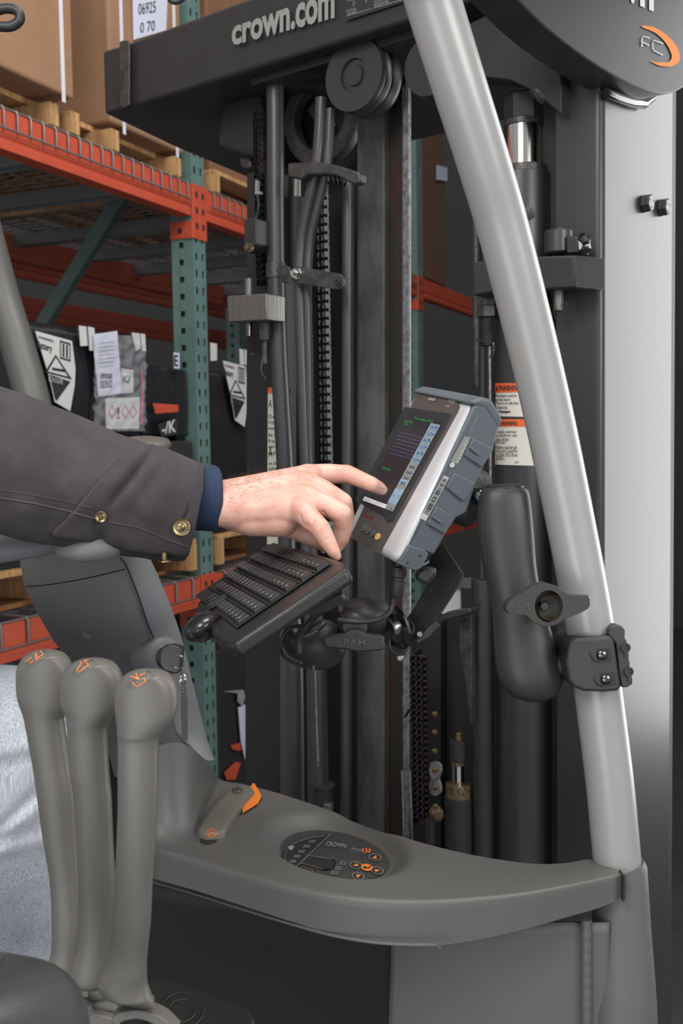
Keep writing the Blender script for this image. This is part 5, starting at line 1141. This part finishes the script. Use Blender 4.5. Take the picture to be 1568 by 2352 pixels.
# cables
def cable(label, pts, r, m=rub, group=None):
    g = G(); g.tube(cr([W(*p) for p in pts], 8), r, 12); return props(g.mk('cable', m, smooth=70), label, 'cable', group)
cable('black cable looping over the socket up to the terminal connector', [(775, 1424, 1.17), (810, 1428, 1.17), (850, 1427, 1.18), (880, 1417, 1.19), (898, 1398, 1.20), (905, 1370, 1.20), (912, 1348, 1.20)], .0029)
cable('black cable coiled from under the keyboard around the left socket ball', [(782, 1398, 1.15), (765, 1399, 1.16), (740, 1404, 1.17), (715, 1424, 1.18), (700, 1445, 1.185), (688, 1470, 1.19), (686, 1500, 1.19)], .0034)
cable('black cable loop hanging lowest beside the left socket ball', [(705, 1438, 1.22), (672, 1440, 1.23), (650, 1462, 1.23), (645, 1490, 1.23), (655, 1510, 1.22), (690, 1528, 1.21), (720, 1533, 1.2)], .0022)
g = G(); g.lathe(W(911, 1372, 1.2), UP+RT*.05, [(0, .0065), (.004, .0085), (.018, .0088), (.019, .0075), (.023, .0075), (.024, .0095), (.034, .0095), (.036, .007), (.05, .007), (.05, 0)], 20); cn = g.mk('cable_connector', rub, smooth=40); props(cn, 'black ribbed connector plugged in below the terminal', 'connector')
blob_t = empty('toggle_knob', W(975, 1330, 1.2), 'small black plastic knob between terminal foot and bent bracket', 'knob')
g = G(); g.prism([W(x, y, 1.2) for x, y in ((958, 1312), (975, 1302), (1004, 1304), (1000, 1325), (985, 1344), (965, 1338), (952, 1328))], DV*.02); g.mk('knob_body', blks, blob_t, bevel=.004)
g = G(); g.tube([W(968, 1300, 1.21), W(984, 1288, 1.21)], .003, 10); g.mk('knob_stem', chrome, blob_t)
# ================= operator =================
person = empty('person', W(60, 1650, 1.1), 'operator in a dark jacket and jeans, arm reaching out, index finger on the screen', 'person')
# ---- right hand and forearm: one continuous surface
hg = G()
def cap(p0, r0, p1, r1, n=20, fl=1.0):
    a = W(*p0); b = W(*p1); ra = r0*p0[2]/FPX; rb = r1*p1[2]/FPX; d = (b-a).normalized(); u, w_ = frame(d)
    prof = [(-ra*math.sin(t), ra*math.cos(t)) for t in (PI/2, PI*.38, PI*.25, PI*.12)]+[(0, ra)]
    Ln = (b-a).length; prof += [(Ln*k/4, ra+(rb-ra)*k/4) for k in (1, 2, 3)]+[(Ln, rb)]+[(Ln+rb*math.sin(t), rb*math.cos(t)) for t in (PI*.12, PI*.25, PI*.38, PI/2)]
    hg.loft([[a+d*h+(u*math.cos(2*PI*k/n)+w_*math.sin(2*PI*k/n))*max(r, 1e-4) for k in range(n)] for h, r in prof])
def chainc(pts):
    for p, q in zip(pts, pts[1:]): cap(p[:3], p[3], q[:3], q[3])
D0 = 1.175
TIP = TF(884, 1131, .0085); tipd = dep(TIP)
chainc([(440, 1150, 1.17, 40), (520, 1144, D0, 43), (712, 1094, D0+.02, 29)])
chainc([(440, 1158, 1.165, 42), (525, 1159, D0-.005, 48), (705, 1112, D0+.005, 31)])
chainc([(440, 1160, 1.16, 40), (535, 1170, D0-.01, 46), (700, 1140, D0-.01, 32)])
chainc([(450, 1162, 1.165, 38), (540, 1176, D0-.01, 41), (692, 1172, D0-.025, 31)])
chainc([(530, 1182, D0, 36), (575, 1195, D0-.01, 37), (650, 1196, D0-.015, 38)])
chainc([(640, 1135, D0+.01, 44), (690, 1130, D0+.01, 36)])
# index, middle, ring, little
fdi = (tipd-(D0+.02))
chainc([(708, 1093, D0+.025, 27), (745, 1088, D0+.03, 23.5), (797, 1089, D0+.035, 22), (832, 1103, D0+.02+fdi*.6, 19), (853, 1112, tipd-.01, 18), (873, 1122, tipd, 14.5), (879, 1126, tipd, 12)])
chainc([(705, 1112, D0+.005, 28), (745, 1128, D0+.0, 25), (788, 1153, D0-.0, 21.5), (795, 1185, D0+.015, 19), (790, 1215, D0+.02, 17), (776, 1238, D0+.02, 15)])
chainc([(700, 1140, D0-.012, 30), (745, 1160, D0-.02, 26), (785, 1180, D0-.028, 24), (788, 1210, D0-.02, 21), (784, 1236, D0-.015, 19), (772, 1258, D0-.01, 15)])
chainc([(690, 1170, D0-.03, 29), (716, 1196, D0-.045, 26), (736, 1215, D0-.055, 24), (756, 1250, D0-.06, 19), (768, 1270, D0-.065, 15), (773, 1277, D0-.065, 12)])
# thumb, seen in shade under the palm
chainc([(620, 1185, D0+.025, 34), (680, 1215, D0+.03, 26), (720, 1237, D0+.02, 21), (748, 1252, D0+.01, 17)])
hand = hg.mk('right_hand', skin, person, smooth=180); hand.name = 'hand'; hand['label'] = 'bare hand, index finger extended and the others curled'
WL[hand.name] = WL.get('right_hand', V())
rm = hand.modifiers.new('remesh', 'REMESH'); rm.mode = 'VOXEL'; rm.voxel_size = .0014; rm.use_smooth_shade = True
smm = hand.modifiers.new('smooth', 'SMOOTH'); smm.factor = .6; smm.iterations = 9
bpy.context.view_layer.update()
ev = hand.evaluated_get(bpy.context.evaluated_depsgraph_get()); hme = ev.to_mesh(); hmw = hand.matrix_world.copy()
hv = [hmw @ v.co for v in hme.vertices]; hf = [tuple(p.vertices) for p in hme.polygons]; ev.to_mesh_clear()
hbv = BVHTree.FromPolygons(hv, hf)
# freeze the smoothed surface with knuckle creases and tendons pressed in
cre = []
def crease(pts, r, dpt):
    for p in cr([(x, y, 0) for x, y in pts], 6):
        h = hit(hbv, p.x, p.y)
        if h is not None: cre.append((h, r, dpt))
crease([(688, 1183), (696, 1203), (708, 1208)], .0022, .0012); crease([(742, 1177), (756, 1196), (763, 1212)], .0022, .0016)
crease([(720, 1195), (712, 1212)], .002, .001); crease([(706, 1080), (735, 1098), (770, 1115), (785, 1118)], .0024, .0014)
for q in ([(792, 1070), (794, 1084)], [(800, 1071), (802, 1084)], [(846, 1096), (842, 1108)], [(772, 1160), (786, 1156)], [(738, 1204), (728, 1212)], [(760, 1234), (748, 1240)], [(800, 1120), (792, 1128)]): crease(q, .0013, .0006)
ridge = []
def rid(pts, r, h_):
    for p in cr([(x, y, 0) for x, y in pts], 6):
        h = hit(hbv, p.x, p.y)
        if h is not None: ridge.append((h, r, h_))
rid([(600, 1105), (650, 1092), (700, 1082)], .0035, .0010); rid([(590, 1135), (650, 1118), (700, 1100)], .0035, .0011); rid([(600, 1165), (660, 1150), (705, 1132)], .0035, .0009)
rid([(704, 1070), (708, 1072)], .006, .0016); rid([(706, 1098), (709, 1099)], .006, .0012)
me2 = bpy.data.meshes.new('hand'); me2.from_pydata([hmw.inverted() @ v for v in hv], [], hf); me2.materials.append(skin)
from mathutils.kdtree import KDTree
me2.shade_smooth(); nrm = [hmw.to_3x3() @ v.normal for v in me2.vertices]
kd = KDTree(len(hv))
for i, v in enumerate(hv): kd.insert(v, i)
kd.balance(); dsp_ = {}
for (h, r, dpt) in cre:
    for co, i, ds in kd.find_range(h, r*2.2): dsp_[i] = min(dsp_.get(i, 0), -dpt*math.exp(-(ds/r)**2))
for (h, r, dpt) in ridge:
    for co, i, ds in kd.find_range(h, r*2.2): dsp_[i] = max(dsp_.get(i, 0), dpt*math.exp(-(ds/r)**2)) if dsp_.get(i, 0) >= 0 else dsp_[i]
imw = hmw.inverted()
for i, k in dsp_.items(): me2.vertices[i].co = imw @ (hv[i]+nrm[i]*k)
hand.modifiers.clear(); hand.data = me2
# fingernail
g = G(); nf = cr([(884, 1119, 0), (876, 1112, 0), (868, 1110, 0), (868, 1114, 0), (874, 1119, 0), (883, 1124, 0), (886, 1123, 0), (884, 1119, 0)], 3)
pts = [hit(hbv, p.x, p.y, .0004) for p in nf[:-1]]; pts = [p for p in pts if p is not None]
if len(pts) > 4: g.add(pts, [tuple(range(len(pts)))]); g.mk('fingernail', nailm, hand, smooth=0)
# arm hair
random.seed(11); g = G()
for k in range(330):
    x = 522+random.random()**1.5*160; top = 1100-(x-515)*.18; y = top+abs(random.gauss(0, 1))*(36 if x < 600 else 30)-2
    h = hit(hbv, x, y, 0)
    if h is None: continue
    loc, nn, i_, d_ = hbv.find_nearest(h); l = random.uniform(.003, .007)
    dr = (RT*random.uniform(.5, 1)+UP*random.uniform(-.5, .35)+nn*random.uniform(.15, .5)).normalized()
    g.tube([h, h+dr*l*.5+nn*l*.1, h+dr*l+UP*-l*.15], [.00007, .00006, .00002], 3, caps=False)
for k in range(70):    # hairs standing past the outline of the wrist
    x = random.uniform(518, 600); h = None
    for y in range(1075, 1125):
        h = hit(hbv, x, y)
        if h is not None: break
    if h is None: continue
    l = random.uniform(.004, .009); dr = (UP*random.uniform(.3, 1)+RT*random.uniform(-.4, 1)).normalized(); g.tube([h, h+dr*l*.6, h+dr*l+RT*l*.25], [.00008, .00007, .00002], 3, caps=False)
g.mk('arm_hair', hairm, hand, smooth=0, kind='stuff')
# ---- sleeve
tops = [(-420, 700), (-200, 812), (-100, 850), (0, 887), (60, 906), (120, 929), (190, 958), (250, 985), (300, 1003), (345, 1020), (385, 1034), (420, 1049), (450, 1063), (463, 1070)]
bots = [(-420, 1200), (-200, 1222), (-100, 1226), (0, 1234), (50, 1240), (100, 1247), (160, 1256), (205, 1263), (235, 1268), (270, 1275), (310, 1281), (350, 1287), (395, 1291), (424, 1289)]
sd_ = [1.02, 1.04, 1.05, 1.06, 1.075, 1.085, 1.10, 1.11, 1.12, 1.13, 1.14, 1.15, 1.155, 1.16]
tt = cr([W(x, y, d) for (x, y), d in zip(tops, sd_)], 6); bb_ = cr([W(x, y, d) for (x, y), d in zip(bots, sd_)], 6); NS = len(tt); NA = 96
def fold(px, py):     # signed depth of the creases, in metres, over the sleeve
    v = 0
    def line(x0, y0, x1, y1, w_, a):
        dx, dy = x1-x0, y1-y0; l = math.hypot(dx, dy); t = min(max(((px-x0)*dx+(py-y0)*dy)/l/l, 0), 1); dd = math.hypot(px-x0-dx*t, py-y0-dy*t); return a*math.exp(-(dd/w_)**2)*(.3+.7*math.sin(PI*min(max(t, .02), .98)))
    v += line(352, 1035, 250, 1160, 6, -.007)+line(375, 1045, 275, 1165, 14, .003)+line(330, 1030, 225, 1155, 18, .003)
    v += line(285, 1160, 330, 1215, 12, -.0022)+line(310, 1140, 345, 1200, 10, .0018)+line(225, 1215, 228, 1262, 10, -.006)+line(250, 1225, 340, 1262, 14, .0022)
    v += line(120, 1120, 230, 1165, 16, .0015)+line(200, 1200, 60, 1210, 20, -.002)+line(100, 1180, 10, 1160, 20, .0015)+line(340, 1140, 420, 1110, 20, .0012)+line(300, 1190, 420, 1230, 14, -.0013)
    return v
def ringpt(i, a, k=1.0, off=0, disp=True):
    t = tt[i]; b = bb_[i]; c = (t+b)/2; h = (t-b)/2; hl = h.length; near = -DV*hl*.72 + RT*.010*(i/NS)
    p = c+h*math.sin(a)*k+near*math.cos(a)*k
    e = math.sin(a); o = (p-c).normalized()
    if disp:
        q = M3.transposed() @ (p-CP); px = 784+q.x/-q.z*FPX; py = 1176-q.y/-q.z*FPX
        if math.cos(a) > 0: p = p+o*fold(px, py)*(min(1, math.cos(a)*2.2))
        p = p+o*(noise.noise(p*16)*.0045+noise.noise(p*42)*.0012)*(.45 if i > NS-8 else 1)
    return p+o*off
g = G(); rings = [[ringpt(i, 2*PI*j/NA) for j in range(NA)] for i in range(NS)]
rings.append([ringpt(NS-1, 2*PI*j/NA, .965, -.0, True) for j in range(NA)]); rings.append([ringpt(NS-4, 2*PI*j/NA, .93, 0, False) for j in range(NA)])
g.loft(rings, caps=False); slv = g.mk('jacket_sleeve', jk, person, smooth=180, sub=1, label='dark grey-brown canvas jacket sleeve with brass buttons'); slb = g.bvh()
# cuff flap overlapping the sleeve
def pxy(p):
    q = M3.transposed() @ (p-CP); return 784+q.x/-q.z*FPX, 1176-q.y/-q.z*FPX
g = G(); cols = 44; rws = 30; fl = []
def fi(i, a):
    i0 = min(int(i), NS-2); f_ = i-i0; return ringpt(i0, a, 1, .0022).lerp(ringpt(i0+1, a, 1, .0022), f_)
for r in range(rws+1):
    v = r/rws; a = 1.35+(-.98-1.35)*v
    i0 = 9*6+1 - (23)*v**1.0; i0 = max(i0, 33)
    row = []
    for c in range(cols+1): row.append(fi(i0+(NS-1.001-i0)*c/cols, a if c > -1 else a))
    fl.append(row)
g.add([p for r in fl for p in r], [(r*(cols+1)+c, (r+1)*(cols+1)+c, (r+1)*(cols+1)+c+1, r*(cols+1)+c+1) for r in range(rws) for c in range(cols)])
flp = g.mk('cuff_flap', jk, slv, smooth=180, solid=.0022, solid_off=0); fbv = g.bvh()
both = BVHTree.FromPolygons(slb_v := g.v, g.f)
def sh(x, y, off=.0006):
    h = hit(fbv, x, y, off+.0012) or hit(slb, x, y, off); return h
def thread(pts, r, m, name, n=10):
    w_ = [sh(p.x, p.y) for p in cr([(x, y, 0) for x, y in pts], n)]; w_ = [p for p in w_ if p is not None]
    if len(w_) > 2: g = G(); g.tube(w_, r, 6); g.mk(name, m, slv)
thread([(0, 1143), (80, 1156), (150, 1172), (215, 1188)], .0009, jkd, 'sleeve_seam'); thread([(0, 1124), (80, 1137), (150, 1151), (212, 1166)], .0004, jkd, 'sleeve_stitching')
thread([(246, 1197), (320, 1212), (380, 1236), (432, 1254)], .0007, jkd, 'flap_hem')
thread([(457, 1078), (462, 1110), (460, 1150), (452, 1200), (438, 1248)], .0004, jkd, 'flap_stitching')
def button(x, y, r, m=brass):
    h = sh(x, y); d = (CP-h).normalized()+RT*.15; d.normalize(); g = G()
    g.lathe(h, d, [(-.003, r*.3), (.0006, r*.3), (.0008, r*.9), (.0020, r), (.0030, r*.93), (.0026, r*.82), (.0020, r*.55), (.0026, r*.38), (.0036, r*.22), (.0036, 0)], 40)
    return g.mk('brass_button', m, slv, smooth=50)
button(417, 1210, .0098)
g = G(); h = sh(229, 1184, .0022); d = (CP-h).normalized(); g.lathe(h, d, [(-.001, .0062), (.0012, .006), (.0018, .005), (.0010, .0035), (.0008, .0028), (.0022, .0018), (.0022, 0)], 28); g.mk('snap_stud', brass, slv)
g = G(); c = W(378, 1282, 1.12); g.lathe(c, UP*-1+RT*.05, [(-.006, .003), (.002, .003), (.0024, .0078), (.0036, .0082), (.0042, .006), (.0042, 0)], 32); g.mk('brass_button', brass, slv)
thread([(432, 1154), (430, 1166), (426, 1178), (418, 1190)], .0013, blkd, 'buttonhole', 6)
# ---- knitted cuff
g = G(); rings = []
ct = [(430, 1072), (455, 1070), (475, 1069), (492, 1075), (505, 1090)]; cb_ = [(395, 1240), (425, 1228), (450, 1216), (475, 1214), (495, 1208)]
ct = [(420, 1066), (446, 1065), (466, 1067), (486, 1067), (499, 1070), (505, 1080)]; cb_ = [(400, 1222), (430, 1219), (455, 1218), (480, 1221), (495, 1220), (502, 1211)]
for (x0, y0), (x1, y1), d in zip(ct, cb_, (1.165, 1.168, 1.17, 1.172, 1.172, 1.172)):
    a = W(x0, y0, d); b = W(x1, y1, d); c = (a+b)/2; h = (a-b)/2; rings.append([c+h*math.sin(t)-(DV-RT*.25)*h.length*.95*math.cos(t) for t in [2*PI*k/64 for k in range(64)]])
cc = sum(rings[-1], V())/64; rings.append([p.lerp(cc, .10)+RT*.001 for p in rings[-1]]); rings.append([p.lerp(cc, .3)-RT*.006 for p in rings[-1]])
g.loft(rings, caps=False); g.mk('knit_cuff', navy, person, smooth=80, sub=2, label='navy knitted inner cuff')
# ---- jeans
jr = [((-420, 1500), (-300, 2050), 1.15), ((-250, 1512), (-200, 1980), 1.14), ((-120, 1522), (-110, 1950), 1.12), ((-40, 1530), (-70, 1930), 1.10), ((40, 1536), (-60, 1935), 1.09), ((100, 1555), (-75, 1950), 1.085), ((140, 1590), (-90, 1975), 1.085), ((165, 1640), (-100, 2010), 1.085), ((176, 1710), (-105, 2050), 1.09), ((178, 1800), (-105, 2090), 1.10), ((176, 1920), (-100, 2130), 1.12), ((165, 2060), (-90, 2190), 1.15), ((155, 2160), (-75, 2240), 1.17), ((148, 2252), (-60, 2290), 1.18)]
jt = cr([W(x, y, d) for (x, y), _, d in jr], 7); jb = cr([W(x, y, d) for _, (x, y), d in jr], 7); rings = []
def jfold(px, py):
    v = 0
    for x0, y0, x1, y1, w_, a in ((-20, 1762, 150, 1722, 8, -.005), (-20, 1735, 150, 1700, 18, .005), (0, 1900, 110, 1790, 9, -.006), (30, 1905, 150, 1815, 12, .005), (0, 1930, 170, 1880, 10, -.005), (60, 1840, 170, 1780, 8, -.004), (0, 1960, 170, 1915, 14, .005), (0, 1975, 120, 1960, 7, -.004), (20, 2040, 160, 2010, 22, .003)):
        dx, dy = x1-x0, y1-y0; l2 = dx*dx+dy*dy; t = min(max(((px-x0)*dx+(py-y0)*dy)/l2, 0), 1); dd = math.hypot(px-x0-dx*t, py-y0-dy*t); v += a*math.exp(-(dd/w_)**2)
    return v
for i, (a, b) in enumerate(zip(jt, jb)):
    c = (a+b)/2; h = (a-b)/2; r_ = []
    for k in range(80):
        t = 2*PI*k/80; p = c+h*math.sin(t)-DV*min(h.length*.75, .07)*math.cos(t); o = (p-c).normalized(); px, py = pxy(p); r_.append(p+o*(noise.noise(p*13)*.005+(jfold(px, py) if math.cos(t) > -.2 else 0)))
    rings.append(r_)
g = G(); g.loft(rings); jn = g.mk('jeans_leg', denim, person, smooth=180, sub=1, label='faded blue-grey denim trouser leg creased at the knee')
